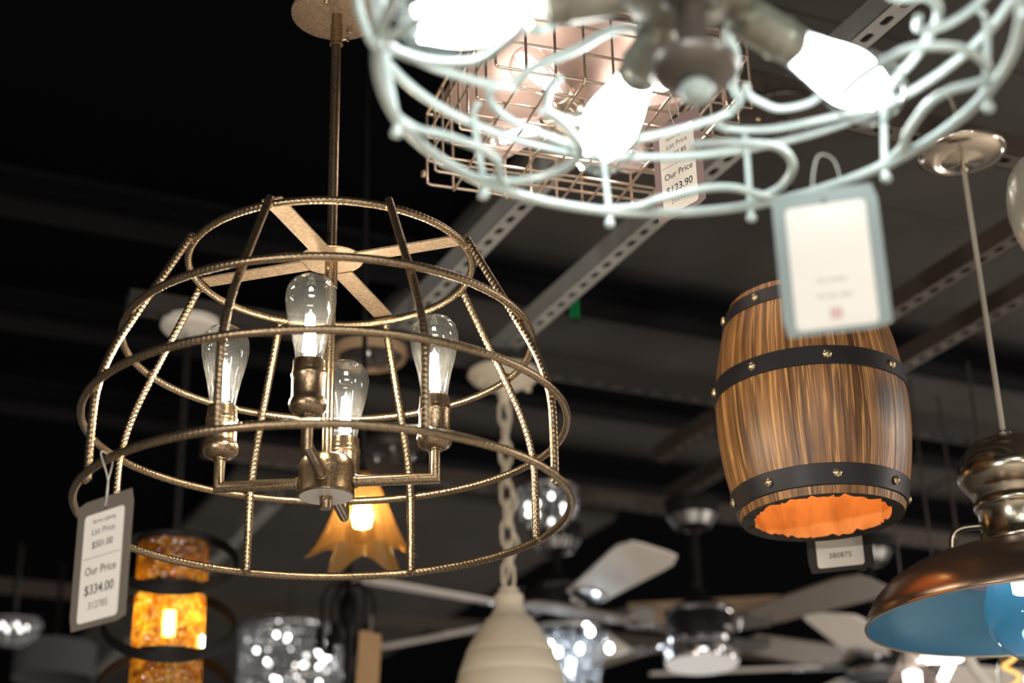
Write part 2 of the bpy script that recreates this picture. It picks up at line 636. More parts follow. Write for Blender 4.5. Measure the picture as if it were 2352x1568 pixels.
def strut_mesh(length, width=.041, height=.041, pitch=.0508, slot=(.0285, .0143)):
    """upside channel: bottom web with oval slots, two side walls; runs along local x"""
    mb = MB()
    k = int(length / pitch)
    w = width / 2
    na = 12
    for i in range(k):
        x0, x1 = i * pitch - length / 2, (i + 1) * pitch - length / 2
        cx = (x0 + x1) / 2
        a = np.linspace(0, 2 * np.pi, na, endpoint=False) + np.pi / na
        hl = (slot[0] - slot[1]) / 2
        inner = [(cx + (hl if math.cos(t) > 0 else -hl) + slot[1] / 2 * math.cos(t), slot[1] / 2 * math.sin(t)) for t in a]
        outer = []
        for t in a:
            c_, s_ = math.cos(t), math.sin(t)
            q = min((pitch / 2) / max(abs(c_), 1e-6), w / max(abs(s_), 1e-6))
            outer.append((cx + q * c_, q * s_))
        # snap corners
        for qx, qy in ((x1, w), (x0, w), (x0, -w), (x1, -w)):
            j = min(range(na), key=lambda m_: (outer[m_][0] - qx) ** 2 + (outer[m_][1] - qy) ** 2)
            outer[j] = (qx, qy)
        v = [(x, y, 0) for x, y in outer] + [(x, y, 0) for x, y in inner] + [(x, y, .0025) for x, y in inner]
        f = []
        for m_ in range(na):
            n_ = (m_ + 1) % na
            f.append((m_, na + m_, na + n_, n_))
            f.append((na + m_, 2 * na + m_, 2 * na + n_, na + n_))
        mb.add(v, f)
    L = k * pitch
    c = -length / 2 + L / 2
    for s in (-1, 1):
        mb.box((c, s * (w - .0012), height / 2), (L, .0025, height))
        mb.box((c, s * (w - .008), height), (L, .014, .0025))
    return mb.mesh('perforated_strut', False)


def v_strut(u, v0, v1, label, h=STRUT_H, m=M_STRUT, **kw):
    c = AU * u + AV * (v0 + v1) / 2
    o = link('perforated_strut', strut_mesh(v1 - v0, **kw), m, None, (c[0], c[1], CAMZ + h), (0, 0, YAW))
    return tag(o, label, 'strut', 'ceiling struts')


def u_strut(v, u0, u1, label, h=STRUT_H + .045, m=M_STRUT, **kw):
    c = AV * v + AU * (u0 + u1) / 2
    o = link('perforated_strut', strut_mesh(u1 - u0, **kw), m, None, (c[0], c[1], CAMZ + h), (0, 0, YAW + math.pi / 2))
    return tag(o, label, 'strut', 'ceiling struts')


def uv(x, y, h):
    P = at_h(x, y, h)
    return float(P @ AU), float(P @ AV)


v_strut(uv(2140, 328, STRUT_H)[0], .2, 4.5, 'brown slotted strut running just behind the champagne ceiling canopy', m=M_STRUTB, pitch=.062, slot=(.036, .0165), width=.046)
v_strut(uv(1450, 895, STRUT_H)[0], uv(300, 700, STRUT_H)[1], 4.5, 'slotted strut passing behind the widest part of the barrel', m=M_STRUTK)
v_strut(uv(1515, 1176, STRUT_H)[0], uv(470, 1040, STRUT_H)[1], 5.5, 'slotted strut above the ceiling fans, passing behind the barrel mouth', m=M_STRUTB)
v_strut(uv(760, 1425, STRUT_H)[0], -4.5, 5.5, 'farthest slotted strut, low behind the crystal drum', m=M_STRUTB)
u_strut(uv(1150, 528, STRUT_H + .045)[1], 1.2, 3.2, 'grey slotted strut below the wire basket, nearer the chandelier')
u_strut(uv(1415, 590, STRUT_H + .045)[1], 1.2, 3.2, 'grey slotted strut below the wire basket, nearer the barrel')
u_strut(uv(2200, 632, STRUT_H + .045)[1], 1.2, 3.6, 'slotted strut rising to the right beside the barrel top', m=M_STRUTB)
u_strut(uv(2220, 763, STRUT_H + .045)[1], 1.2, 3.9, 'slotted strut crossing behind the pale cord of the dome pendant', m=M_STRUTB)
u_strut(uv(625, 1165, STRUT_H + .045)[1], 4.3, 6.6, 'slotted strut slanting behind the chandelier hub')


def beam(u, v0, v1, w, hgt, h, label):
    c = AU * u + AV * (v0 + v1) / 2
    mb = MB()                                     # I-section: flanges and web
    L = v1 - v0
    mb.box((0, 0, hgt - .008), (L, w, .016)).box((0, 0, .008), (L, w, .016)).box((0, 0, hgt / 2), (L, .014, hgt - .03))
    o = mb.obj('ceiling_beam', M_BEAM, None, False, loc=(c[0], c[1], CAMZ + h), rot=(0, 0, YAW))
    return tag(o, label, 'beam')


beam(uv(1480, 735, 1.77)[0], -5, 6, .09, .085, 1.77, 'dark steel beam crossing behind the green light')
beam(uv(1500, 1130, 1.77)[0], -6, 7, .09, .085, 1.77, 'dark steel beam above the ceiling fans')
beam(uv(1500, 965, 1.77)[0], -5, 6, .09, .085, 1.77, 'dark steel beam behind the middle of the barrel')


# ------------------------------------------------------------------ bulbs
ST_PROF = [(.0165, 0), (.017, .008), (.0185, .02), (.0225, .042), (.0275, .062), (.0308, .078), (.032, .090), (.0312, .100),
           (.028, .109), (.0215, .1165), (.012, .121), (.003, .1228)]


def st_bulb(parent, loc, glass, emis, axis=(0, 0, 1), s=1.0, sticks=4, stick_r=.0022, spread=.0062, z0=.026, z1=.072, name='bulb', top=.72):
    g = MB().lathe(ST_PROF, 28, cap1=True)
    o = g.obj(name, glass, parent)
    o.matrix_local = Mt(loc, axis=axis) @ Matrix.Scale(s, 4)
    fb = MB()
    for i in range(sticks):
        a = 2 * math.pi * i / sticks + .4
        c, d = math.cos(a), math.sin(a)
        if top > 1:
            zt = z1 + .010 * math.cos(i * 2.4)
            fb.tube(catmull([(spread * .8 * c, spread * .8 * d, z0), (spread * top * c, spread * top * d, (z0 + z1) / 2 + .008), (spread * .75 * c, spread * .75 * d, zt)], 5), stick_r, 6)
        else:
            fb.tube([(spread * c, spread * d, z0), (spread * top * c, spread * top * d, z1)], stick_r, 6)
    fb.obj('filament', emis, o)
    sb = MB()
    sb.lathe([(.007, 0), (.0065, .012), (.004, .022), (.0022, .03), (.0016, .070), (.0008, .076)], 10, cap1=True)
    for i in range(sticks):
        a = 2 * math.pi * i / sticks + .4
        c, d = math.cos(a), math.sin(a)
        sb.tube([(0, 0, .018), (spread * c, spread * d, z0)], .0004, 4)
        sb.tube([(0, 0, .076), (spread * top * c, spread * top * d, z1)], .0004, 4)
    sb.obj('filament_support', M_BULBSTEM, o)
    return o


# ------------------------------------------------------------------ tags
def text_mesh(txt, size, bold=0.0):
    cu = bpy.data.curves.new('lettering', 'FONT')
    cu.body, cu.size, cu.align_x, cu.align_y = txt, size, 'CENTER', 'CENTER'
    cu.offset = bold
    cu.extrude = .00008
    cu.resolution_u = 3
    o = bpy.data.objects.new('t', cu)
    COL.objects.link(o)
    dg = bpy.context.evaluated_depsgraph_get()
    me = bpy.data.meshes.new_from_object(o.evaluated_get(dg))
    bpy.data.objects.remove(o)
    return me


def rounded(w, h, r, n=5):
    p = []
    for cx, cz, a0 in ((w / 2 - r, h / 2 - r, 0), (-w / 2 + r, h / 2 - r, 90), (-w / 2 + r, -h / 2 + r, 180), (w / 2 - r, -h / 2 + r, 270)):
        for k in range(n):
            a = R(a0 + 90 * k / (n - 1))
            p.append((cx + r * math.cos(a), cz + r * math.sin(a)))
    return p


ROTX = Matrix.Rotation(R(90), 4, 'X')      # drawing plane XY -> XZ, facing -Y


def price_tag(name, label, hole, az, w, h, lines, card=M_CARD, tilt=0., string=None, lab=(.72, .84), laby=-.035, curl=0., group=None):
    """hang tag; local x along the width, z up, the printed face looks along -y; the origin is the punched hole"""
    t = thing(name, label, 'price tag', hole, R(az), group)
    t.rotation_euler = (0, tilt, R(az))
    top = .0115
    # card with a punched hole: outer rounded rectangle, inner circle, front and back
    nn = 40
    poly = rounded(w, h, .004, 6)
    P = np.array(poly + [poly[0]])
    L = np.r_[0, np.cumsum(np.hypot(*np.diff(P, axis=0).T))]
    s = np.linspace(0, L[-1], nn, endpoint=False)
    out = np.stack([np.interp(s, L, P[:, 0]), np.interp(s, L, P[:, 1])], 1)
    for q in poly:
        j = np.argmin(np.hypot(*(out - q).T))
        out[j] = q
    hy = h / 2 - top
    ang = np.arctan2(out[:, 1] - hy, out[:, 0])
    inn = np.stack([.0026 * np.cos(ang), hy + .0026 * np.sin(ang)], 1)
    V, Fc = [], []
    th = .0005
    for yy in (-th, th):
        V += [(x, yy, z) for x, z in out] + [(x, yy, z) for x, z in inn]
    for i in range(nn):
        j = (i + 1) % nn
        Fc += [(i, j, nn + j, nn + i), (2 * nn + j, 2 * nn + i, 3 * nn + i, 3 * nn + j), (j, i, 2 * nn + i, 2 * nn + j),
               (nn + i, nn + j, 3 * nn + j, 3 * nn + i)]
    V = np.array(V)
    V[:, 2] -= hy
    MB().add(V, Fc).obj('card', card, t, False)
    lw, lh = w * lab[0], h * lab[1]
    lz = -hy + laby * h
    lo = MB().prism(rounded(lw, lh, .005, 6), 0, .0003, Matrix.Translation((0, -th, lz)) @ ROTX).obj('paper_label', M_PAPER, t, False)
    for txt, fy, size, ink, bold in lines:
        if txt == '-':
            mb = MB().box((size[0] * lw, -th - .00045, lz + fy * lh), (size[1] * lw, .0002, .0006 if size[1] > .5 else .0035))
            mb.obj('rule', ink, lo, False)
        elif txt == '#':
            mb = MB().box((0, -th - .00045, lz + fy * lh), (size * lw, .0002, size * lw))
            mb.obj('stamp', ink, lo, False)
        else:
            me = text_mesh(txt, size * lh, bold * size * lh)
            me.transform(Matrix.Translation((0, -th - .0005, lz + fy * lh)) @ ROTX)
            link('lettering', me, ink, lo)
    if string is not None:
        st = MB()
        M = Matrix.Rotation(R(az), 4, 'Z').inverted()
        pts = [np.array((M @ Vector([float(c) for c in (np.asarray(p) - np.asarray(hole))]))) for p in string]
        st.tube(catmull(pts, 8, closed=True), .0007, 6, closed=True)
        st.obj('string', M_STRING, t)
    return t


SHOP = 'Xpress Lighting'


def price_lines(lp, op, num, numink=M_INK2):
    return [(SHOP, .425, .052, M_INK2, 0), ('List Price', .325, .088, M_INK2, 0), (lp, .20, .090, M_INK, 0),
            ('-', .085, (0., .92), M_INK2, 0), ('Our Price', -.04, .108, M_INK, 0), (op, -.215, .126, M_INK, .004),
            (num, -.36, .094, numink, 0)]


# ------------------------------------------------------------------ the caged chandelier
X0, Y0 = -.241, 2.0125
RINGS = [(.1896, .990), (.2677, .8733), (.3101, .7607), (.3108, .6479)]
ch = thing('cage_chandelier', 'four-light chandelier with a domed cage of ribbed antique bronze bars', 'chandelier', (X0, Y0, CAMZ))
PITCH = .0066


def rebar(L, a):
    ph = (L / PITCH + np.sin(a) * .45) % 1.0
    groove = np.exp(-((ph - .5) / .10) ** 2)
    seam = np.clip(1 - abs((a % np.pi) - np.pi / 2) / .40, 0, 1)
    return 1.03 - .15 * groove * (1 - seam) + .12 * seam


RB = .0050
for r, z in RINGS:
    n = int(2 * np.pi * r / PITCH) * 10
    P = circle(r, z, n)
    MB().tube(P, RB, 12, True, mod=rebar, upv=(0, 0, 1)).obj('ring', M_BRONZE, ch, angle=60)
for k in range(8):
    az = 28 + 45 * k
    prf = [(.1935, .998), (.2215, .944), (.2585, .8733), (.286, .815), (.3005, .7607), (.3028, .70), (.3022, .6479)]
    P = resample(catmull([polar(r, az, z) for r, z in prf], 20), PITCH / 10)
    MB().tube(P, RB * 1.02, 12, mod=rebar, upv=polar(1, az + 90)).obj('rib', M_BRONZE, ch, angle=60)
# weld beads where ribs meet rings
for k in range(8):
    az = 28 + 45 * k
    for r, z in RINGS:
        dr = -.0052 if r > .2 else .003
        g = MB().lathe([(.001, -.0062), (.0052, -.003), (.0062, .001), (.0046, .005), (.001, .0066)], 8, Mt(polar(r + dr, az, z)))
        g.obj('weld', M_BRONZE, ch)
# hub plate with four flat spokes
zp = .9995
hp = MB().lathe([(.0075, zp + .003), (.042, zp + .003), (.0435, zp + .0015), (.042, zp), (.0075, zp)], 40)
hp.obj('hub_plate', M_BRONZE_F, ch)
for k in range(4):
    az = -107 + 90 * k
    M = Matrix.Rotation(R(az), 4, 'Z')
    MB().box((.113, 0, zp - .0005), (.150, .027, .0026), M).obj('spoke', M_BRONZE_F, ch, False)
# stem, coupling, canopy
MB().lathe([(.0074, .715), (.0074, .958)], 20, cap0=True).obj('stem', M_BRONZE, ch)
MB().lathe([(.0074, .958), (.0088, .959), (.0088, 1.002), (.0074, 1.003)], 20).obj('coupling', M_BRONZE, ch)
MB().lathe([(.0024, .0), (.0026, .0014), (.0018, .0022), (.0, .0024)], 10, Mt((-.003, -.0086, .985), axis=(-.3, -1, 0))).obj('coupling_screw', M_RIVET, ch)
MB().lathe([(.0072, 1.003), (.0072, 1.345)], 20).obj('stem', M_BRONZE, ch)
MB().lathe([(.0072, 1.343), (.0098, 1.3435), (.0098, 1.352), (.0088, 1.3535), (.0088, 1.378), (.0075, 1.384), (.0075, 1.398)], 20).obj('hanger_sleeve', M_BRONZE, ch)
MB().tube([(.008, -.002, 1.350), (.0165, -.004, 1.350)], .0014, 8).tube([(.0165, -.004, 1.347), (.0165, -.004, 1.353)], .0022, 8).obj('thumb_screw', M_RIVET, ch)
cz = 1.3935
can = MB().lathe([(.006, cz), (.062, cz), (.0655, cz + .002), (.066, cz + .005), (.064, cz + .0105), (.05, cz + .011)], 56, cap1=True)
can.obj('canopy', M_BRONZE_F, ch)
for az in (255, 75 - 6, 350):
    p = polar(.040, az, cz)
    MB().lathe([(.0045, .004), (.0045, -.002), (.0034, -.005), (.001, -.0062)], 14, Mt(p)).obj('canopy_screw', M_RIVET, ch)
# centre hub
MB().lathe([(.008, .7175), (.026, .7175), (.0325, .7145), (.0352, .709), (.0356, .700), (.0356, .671), (.0362, .670), (.0362, .6665), (.0345, .6655)], 44).obj('hub', M_BRONZE, ch)
MB().lathe([(.0345, .6665), (.034, .6655), (.0, .6655)], 44).obj('hub_cover', M_STEEL, ch)
MB().lathe([(.0082, .668), (.0082, .6505), (.0074, .6495), (.0, .6495)], 24).obj('finial', M_BRONZE, ch)
# arms, sockets, bulbs
ARM_Z = .685
for k in range(4):
    az = -3.2 + 90 * k
    d = polar(1, az)
    ra = .139
    am = MB()
    ring_c = []
    c0, c1, c2 = d * .030 + [0, 0, ARM_Z], d * ra + [0, 0, ARM_Z], d * ra + [0, 0, .726]
    # mitred elbow: sweep two straight runs that share a slanted joint
    nseg = 16
    s = np.cross(d, [0, 0, 1.])
    rr = .0073
    aa = np.linspace(0, 2 * np.pi, nseg, endpoint=False)
    e0 = c0 + rr * (np.cos(aa)[:, None] * s + np.sin(aa)[:, None] * np.array([0, 0, 1.]))
    j = c1 + rr * (np.cos(aa)[:, None] * s + np.sin(aa)[:, None] * (np.array([0, 0, 1.]) - d))
    e2 = c2 + rr * (np.cos(aa)[:, None] * s + np.sin(aa)[:, None] * (-d))
    V = np.concatenate([e0, j, e2])
    fc = []
    for q in range(2):
        for i in range(nseg):
            i2 = (i + 1) % nseg
            fc.append((q * nseg + i, q * nseg + i2, (q + 1) * nseg + i2, (q + 1) * nseg + i))
    am.add(V, fc)
    am.lathe([(.0073, 0), (.0088, .001), (.0088, .004), (.0073, .005)], 16, Mt(d * .0352 + [0, 0, ARM_Z], axis=d))
    am.obj('arm', M_BRONZE, ch, angle=30)
    sb = .722
    sp = [(.006, -.001), (.0095, -.001), (.0095, .0015), (.0125, .0018), (.0188, .0045), (.0225, .0098), (.0236, .0155), (.0228, .0198),
          (.0208, .0225), (.0205, .026), (.0205, .049), (.0213, .0512), (.0219, .0535), (.0210, .0558), (.0202, .0572), (.0206, .0592),
          (.0200, .0612), (.0196, .072), (.0180, .0728), (.0176, .066)]
    MB().lathe([(r, sb + z) for r, z in sp], 36, Mt(d * ra)).obj('socket', M_BRONZE, ch, angle=50)
    st_bulb(ch, d * ra + [0, 0, sb + .066], M_GLASS, E_WARM, stick_r=.0025, spread=.0064, z0=.018, z1=.068, top=.5)

# its price tag, hooked over the lowest ring
hx = at_y(243.5, 1160, 0)
ang = R(-146.5)
P_ring = np.array([X0, Y0, CAMZ]) + polar(.3108, -137.5, .6479)
hole = at_y(243, 1162, P_ring[1] - .006)
price_tag('price_tag', 'taupe price tag reading 334.00 tied to the lowest bronze ring', hole, -38, .0965, .149,
          price_lines('$501.00', '$334.00', '312785'), string=[
              hole + [0, -.001, 0], (hole + P_ring) / 2 + [.004, -.006, 0], P_ring + [-.004, -.0075, .004], P_ring + [-.001, 0, .0085],
              P_ring + [.006, .007, .002], (hole + P_ring) / 2 + [.001, .005, 0]])

# ------------------------------------------------------------------ the wire globe fixture in the foreground
FX, FY, FS = .1553, 1.1625, .93
fg = thing('wire_drum_light', 'pale enamel wire ring fixture with five bare bulbs, out of focus in front', 'chandelier', (FX, FY, CAMZ))
fg.scale = (FS, FS, FS)
zC, rC, zB, rB = .805, .279, .883, .299
for r, z in ((rC, zC), (rB, zB)):
    MB().tube(circle(r, z, 144), .0050, 12, True).obj('ring', M_CELADON, fg)
MB().tube(circle(.15, .985, 96), .0042, 12, True).obj('ring', M_CELADON, fg)
for k in range(12):
    az = 13 + 30 * k
    d = polar(1, az)
    P = catmull([d * (rC + .002) + [0, 0, zC - .012], d * (rC + .002) + [0, 0, zC], d * (rB - .006) + [0, 0, zB], d * (rB - .012) + [0, 0, zB + .018]], 6)
    g = MB().tube(P, .0036, 10)
    g.lathe([(.001, -.006), (.0052, -.003), (.0058, 0), (.0045, .004), (.001, .0055)], 10, Mt(d * (rC + .002) + [0, 0, zC - .013]))
    for r, z in ((rC, zC), (rB, zB)):
        t_ = polar(1, az + 90)
        g.lathe([(.0044, -.010), (.0053, -.0095), (.0053, .0095), (.0044, .010)], 12, Mt(d * r + [0, 0, z], axis=t_))
    g.obj('upright', M_CELADON, fg)
LOW_A = [(.279, 0, .004), (.268, -7.2, .008), (.241, -12.3, .010), (.212, -14.1, .010), (.188, -12.7, .010), (.168, -4, .010), (.160, 4, .010), (.161, 13, .011)]
LOW_B = [(.279, 0, .002), (.272, -6, .004), (.257, -10.5, .005), (.247, -16.5, .006), (.243, -22.5, .007), (.250, -28, .007), (.266, -32, .005), (.279, -36, .002)]
UP_A = [(.299, 0, .0), (.286, 7, .0), (.279, 14, .001), (.274, 22, .002), (.266, 28.5, .003), (.252, 34, .003), (.234, 35, .003), (.226, 31, .003)]
UP_B = [(.186, 24, .006), (.200, 24.5, .004), (.216, 22.4, .002), (.236, 19, .001), (.241, 12, .0), (.232, 6, .0)]
S_ARM = [(.299, 0, .0), (.283, -4, .008), (.271, -14, .014), (.255, -26, .018), (.236, -31, .020), (.205, -31, .022), (.156, -35.7, .024), (.112, -38, .022), (.092, -48, .016), (.104, -60, .008), (.140, -66, .0), (.155, -60, -.004)]


def swirl(name, rows, az, z, r):
    MB().tube(catmull([polar(a, az + d_, z + dz) for a, d_, dz in rows], 8), r, 10).obj(name, M_CELADON, fg)


for k in range(6):
    swirl('scroll', LOW_A, 73 + 60 * k, zC, .0043)
    swirl('scroll', LOW_B, 103 + 60 * k, zC, .0043)
    swirl('scroll', UP_A, 43 + 60 * k, zB, .0045)
    swirl('scroll', UP_B, 43 + 60 * k, zB, .0042)
    swirl('scroll_arm', S_ARM, 163 + 60 * k, zB, .0050)
    d = polar(1, 163 - 50 + 60 * k)
    MB().tube(catmull([d * .018 + [0, 0, .87], d * .05 + [0, 0, .905], d * .092 + [0, 0, zB + .016]], 8), .0046, 10).obj('scroll_arm', M_CELADON, fg)
MB().lathe([(.0, .7655), (.009, .767), (.014, .7725), (.0155, .779), (.012, .785), (.0085, .7885)], 28).obj('finial', M_CELADON, fg)
MB().lathe([(.0085, .787), (.024, .788), (.035, .7925), (.0395, .799), (.0395, .806), (.034, .812), (.018, .818), (.014, .83), (.014, .866), (.03, .874)], 36).obj('bottom_cap', M_CAP, fg)
MB().lathe([(.012, .872), (.052, .874), (.060, .880), (.060, .886), (.046, .90), (.018, .915), (.010, .93), (.010, 1.47)], 36).obj('column', M_CEL_DARK, fg)
MB().lathe([(.010, 1.466), (.062, 1.471), (.066, 1.478), (.066, 1.507), (.0, 1.507)], 40).obj('canopy', M_CELADON, fg)
for k in range(5):
    az = 36 + 72 * k
    d = polar(1, az)
    ax = d * math.cos(R(8)) + np.array([0, 0, -math.sin(R(8))])
    c = d * .058 + [0, 0, .882]
    MB().lathe([(.008, -.01), (.012, .0), (.019, .006), (.0205, .014), (.0205, .050), (.022, .053), (.0205, .056), (.0195, .072), (.0175, .0725)], 28, Mt(c, axis=ax)).obj('socket', M_CEL_DARK, fg)
    st_bulb(fg, c + ax * .066, M_GLASS, E_COOL, axis=ax, s=1.14, sticks=9, stick_r=.0052, spread=.0135, z0=.020, z1=.098, top=1.45)

# the foreground tag (its print is lost to the blur; the pale red stamp stands at the foot)
hole = at_y(1893, 462, 1.316)
Pr = np.array([FX, FY, CAMZ]) + polar(rC * FS, 55.5, zC * FS)
price_tag('price_tag', 'grey-green price tag hanging large and blurred in front of the barrel', hole, -14, .093, .1395,
          [('-', -.12, (-.14, .12), M_INKP, 0), ('-', -.12, (.06, .22), M_INKP, 0), ('-', -.245, (-.16, .10), M_INKP, 0), ('-', -.25, (-.03, .10), M_INKP, 0), ('-', -.25, (.14, .16), M_INKP, 0), ('#', -.39, .15, M_INKR, 0)],
          card=M_CARDT, tilt=0, lab=(.76, .86), string=[
              hole, (hole + Pr) / 2 + [-.013, 0, 0], Pr + [-.014, -.004, .018], Pr + [-.006, 0, .034], Pr + [.008, .006, .030], Pr + [.012, .006, .0],
              (hole + Pr) / 2 + [.012, .002, 0]])

# ------------------------------------------------------------------ the wire basket ceiling light
UB = np.array([math.sin(R(161)), math.cos(R(161)), 0])      # towards the camera
VB = np.array([math.cos(R(19.5)), math.sin(R(19.5)), 0])
VB = np.array([-UB[1], UB[0], 0])
ZB = 1.268
FL = at_h(981, 423, ZB)
NV, PV, NU = 9, .0437, 8
LV = NV * PV
LU = NU * PV
HT = .128
c = FL + VB * LV / 2 + UB * LU / 2
bk = thing('wire_basket_light', 'rectangular rose-gold wire basket ceiling light with clear bulbs inside', 'ceiling light', (c[0], c[1], CAMZ + ZB), math.atan2(VB[1], VB[0]))
# local: x = VB, y = away from camera (-UB), z up, origin in the middle of the basket floor
wr = .0021


def wire(pts, name='wire', r=wr, cl=False):
    return MB().tube(pts, r, 8, cl).obj(name, M_ROSE, bk)


def rc(pts, rad=.007):
    """polyline with rounded corners"""
    P = [np.array(p, float) for p in pts]
    out = [P[0]]
    for a, b_, c_ in zip(P[:-2], P[1:-1], P[2:]):
        d0, d1 = (a - b_) / np.linalg.norm(a - b_), (c_ - b_) / np.linalg.norm(c_ - b_)
        for t in np.linspace(0, 1, 6):
            out.append((1 - t) ** 2 * (b_ + d0 * rad) + 2 * t * (1 - t) * b_ + t * t * (b_ + d1 * rad))
    out.append(P[-1])
    return out


hx_, hy_ = LV / 2, LU / 2
for j in range(NU + 1):                   # wires across: down the left side, along the floor, up the right side
    y = -hy_ + j * PV
    wire(rc([(-hx_, y, HT), (-hx_, y, 0), (hx_, y, 0), (hx_, y, HT)]))
for i in range(1, NV):                    # wires front to back, lying under them
    x = -hx_ + i * PV
    wire(rc([(x, -hy_ - wr * 2, HT), (x, -hy_ - wr * 2, -wr * 2), (x, hy_ + wr * 2, -wr * 2), (x, hy_ + wr * 2, HT)]))
for z in (.0437, .0874):                  # hoops around the four sides
    wire(rc([(-hx_ + .02, -hy_ - wr, z), (hx_, -hy_ - wr, z), (hx_, hy_ + wr, z), (-hx_, hy_ + wr, z), (-hx_, -hy_ - wr, z), (-hx_ + .02, -hy_ - wr, z)]), 'hoop')
wire(rc([(-hx_ + .02, -hy_, HT), (hx_, -hy_, HT), (hx_, hy_, HT), (-hx_, hy_, HT), (-hx_, -hy_, HT), (-hx_ + .02, -hy_, HT)]), 'rim', .003)
for sx, sy in ((-1, 1), (-1, -1), (1, 1), (1, -1)):
    MB().lathe([(.001, -.007), (.004, -.005), (.0048, 0), (.004, .004), (.001, .006)], 10, Mt((sx * hx_ - sx * -.006, sy * hy_, .018))).obj('foot_ball', M_ROSE, bk)
MB().box((0, .0, HT - .004), (LV - .03, LU - .03, .004)).box((0, 0, HT + .004), (LV - .02, LU - .02, .006)).obj('mounting_plate', M_ROSEPLATE, bk, False)
MB().tube([(0, 0, HT), (0, 0, .048)], .0065, 12).lathe([(.0, .036), (.012, .038), (.017, .046), (.012, .056)], 20).obj('centre_stem', M_ROSE, bk)
for k in range(4):
    az = 40 + 90 * k
    d = polar(1, az)
    MB().lathe([(.006, -.012), (.016, .0), (.0185, .006), (.0185, .034), (.020, .037), (.0185, .040), (.0175, .046), (.016, .046)], 24, Mt(d * .020 + [0, 0, .062], axis=d)).obj('socket', M_ROSE, bk)
    st_bulb(bk, d * .062 + [0, 0, .062], M_GLASSP, E_BASK, axis=d, s=.98, sticks=4, stick_r=.0030, spread=.0085, z0=.024, z1=.085)
best = None
for j_ in range(NU + 1):                   # hang it from the floor wire that carries it
    for xx in np.arange(-hx_, hx_, .002):
        for drop in (.05, .06, .07, .08):
            Wp = c + VB * xx - UB * (-hy_ + j_ * PV) + np.array([0, 0, 0.])
            Wp = np.array([Wp[0], Wp[1], CAMZ + ZB])
            Hp = Wp - np.array([0, 0, drop])
            q = Hp - CAM
            e = math.hypot(1176 + F * (q @ RT) / (q @ FW) - 1552, 784 - F * (q @ UP) / (q @ FW) - 286)
            e += 120 * abs(Hp[1] - 2.02)
            if best is None or e < best[0]:
                best = (e, Hp, Wp)
hole, wp = best[1], best[2]
price_tag('price_tag', 'mauve price tag reading 123.90 on the wire basket light', hole, -50, .094, .152,
          price_lines('$185.85', '$123.90', '311908'), card=M_CARDM, string=[
              hole, (hole + wp) / 2 + [-.008, -.004, 0], wp + [-.002, -.004, -.001], wp + [0, 0, .0035], wp + [.002, .004, -.001], (hole + wp) / 2 + [.006, .004, 0]])

# ------------------------------------------------------------------ the barrel pendant
BP = at_h(1795, 257, 1.40)
BX, BY = float(BP[0]), float(BP[1])
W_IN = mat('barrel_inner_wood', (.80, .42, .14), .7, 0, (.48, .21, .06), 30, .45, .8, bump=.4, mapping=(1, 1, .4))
W_CHAR = mat('charred_rim', (.022, .015, .011), .8, bump=.4, scale=90)
z_b = z_on(BX, BY, 1190) - CAMZ
z_m = z_on(BX, BY, 915) - CAMZ
z_t = z_on(BX, BY, 705) - CAMZ
kpx = depth((BX, BY, CAMZ + z_m)) / F
r_mid = 217 * kpx
r_bot = 186 * depth((BX, BY, CAMZ + z_b)) / F
r_top = 166 * depth((BX, BY, CAMZ + z_t)) / F
bar = thing('barrel_pendant', 'small wooden barrel pendant with black riveted hoops and a glowing mouth', 'pendant light', (BX, BY, CAMZ + z_b))
HB = z_t - z_b
zm = z_m - z_b


def barrel_r(z):
    # smooth bulge through the three measured radii
    A = np.array([[0, 0, 1], [zm * zm, zm, 1], [HB * HB, HB, 1.]])
    k = np.linalg.solve(A, np.array([r_bot, r_mid, r_top]))
    return k[0] * z * z + k[1] * z + k[2]


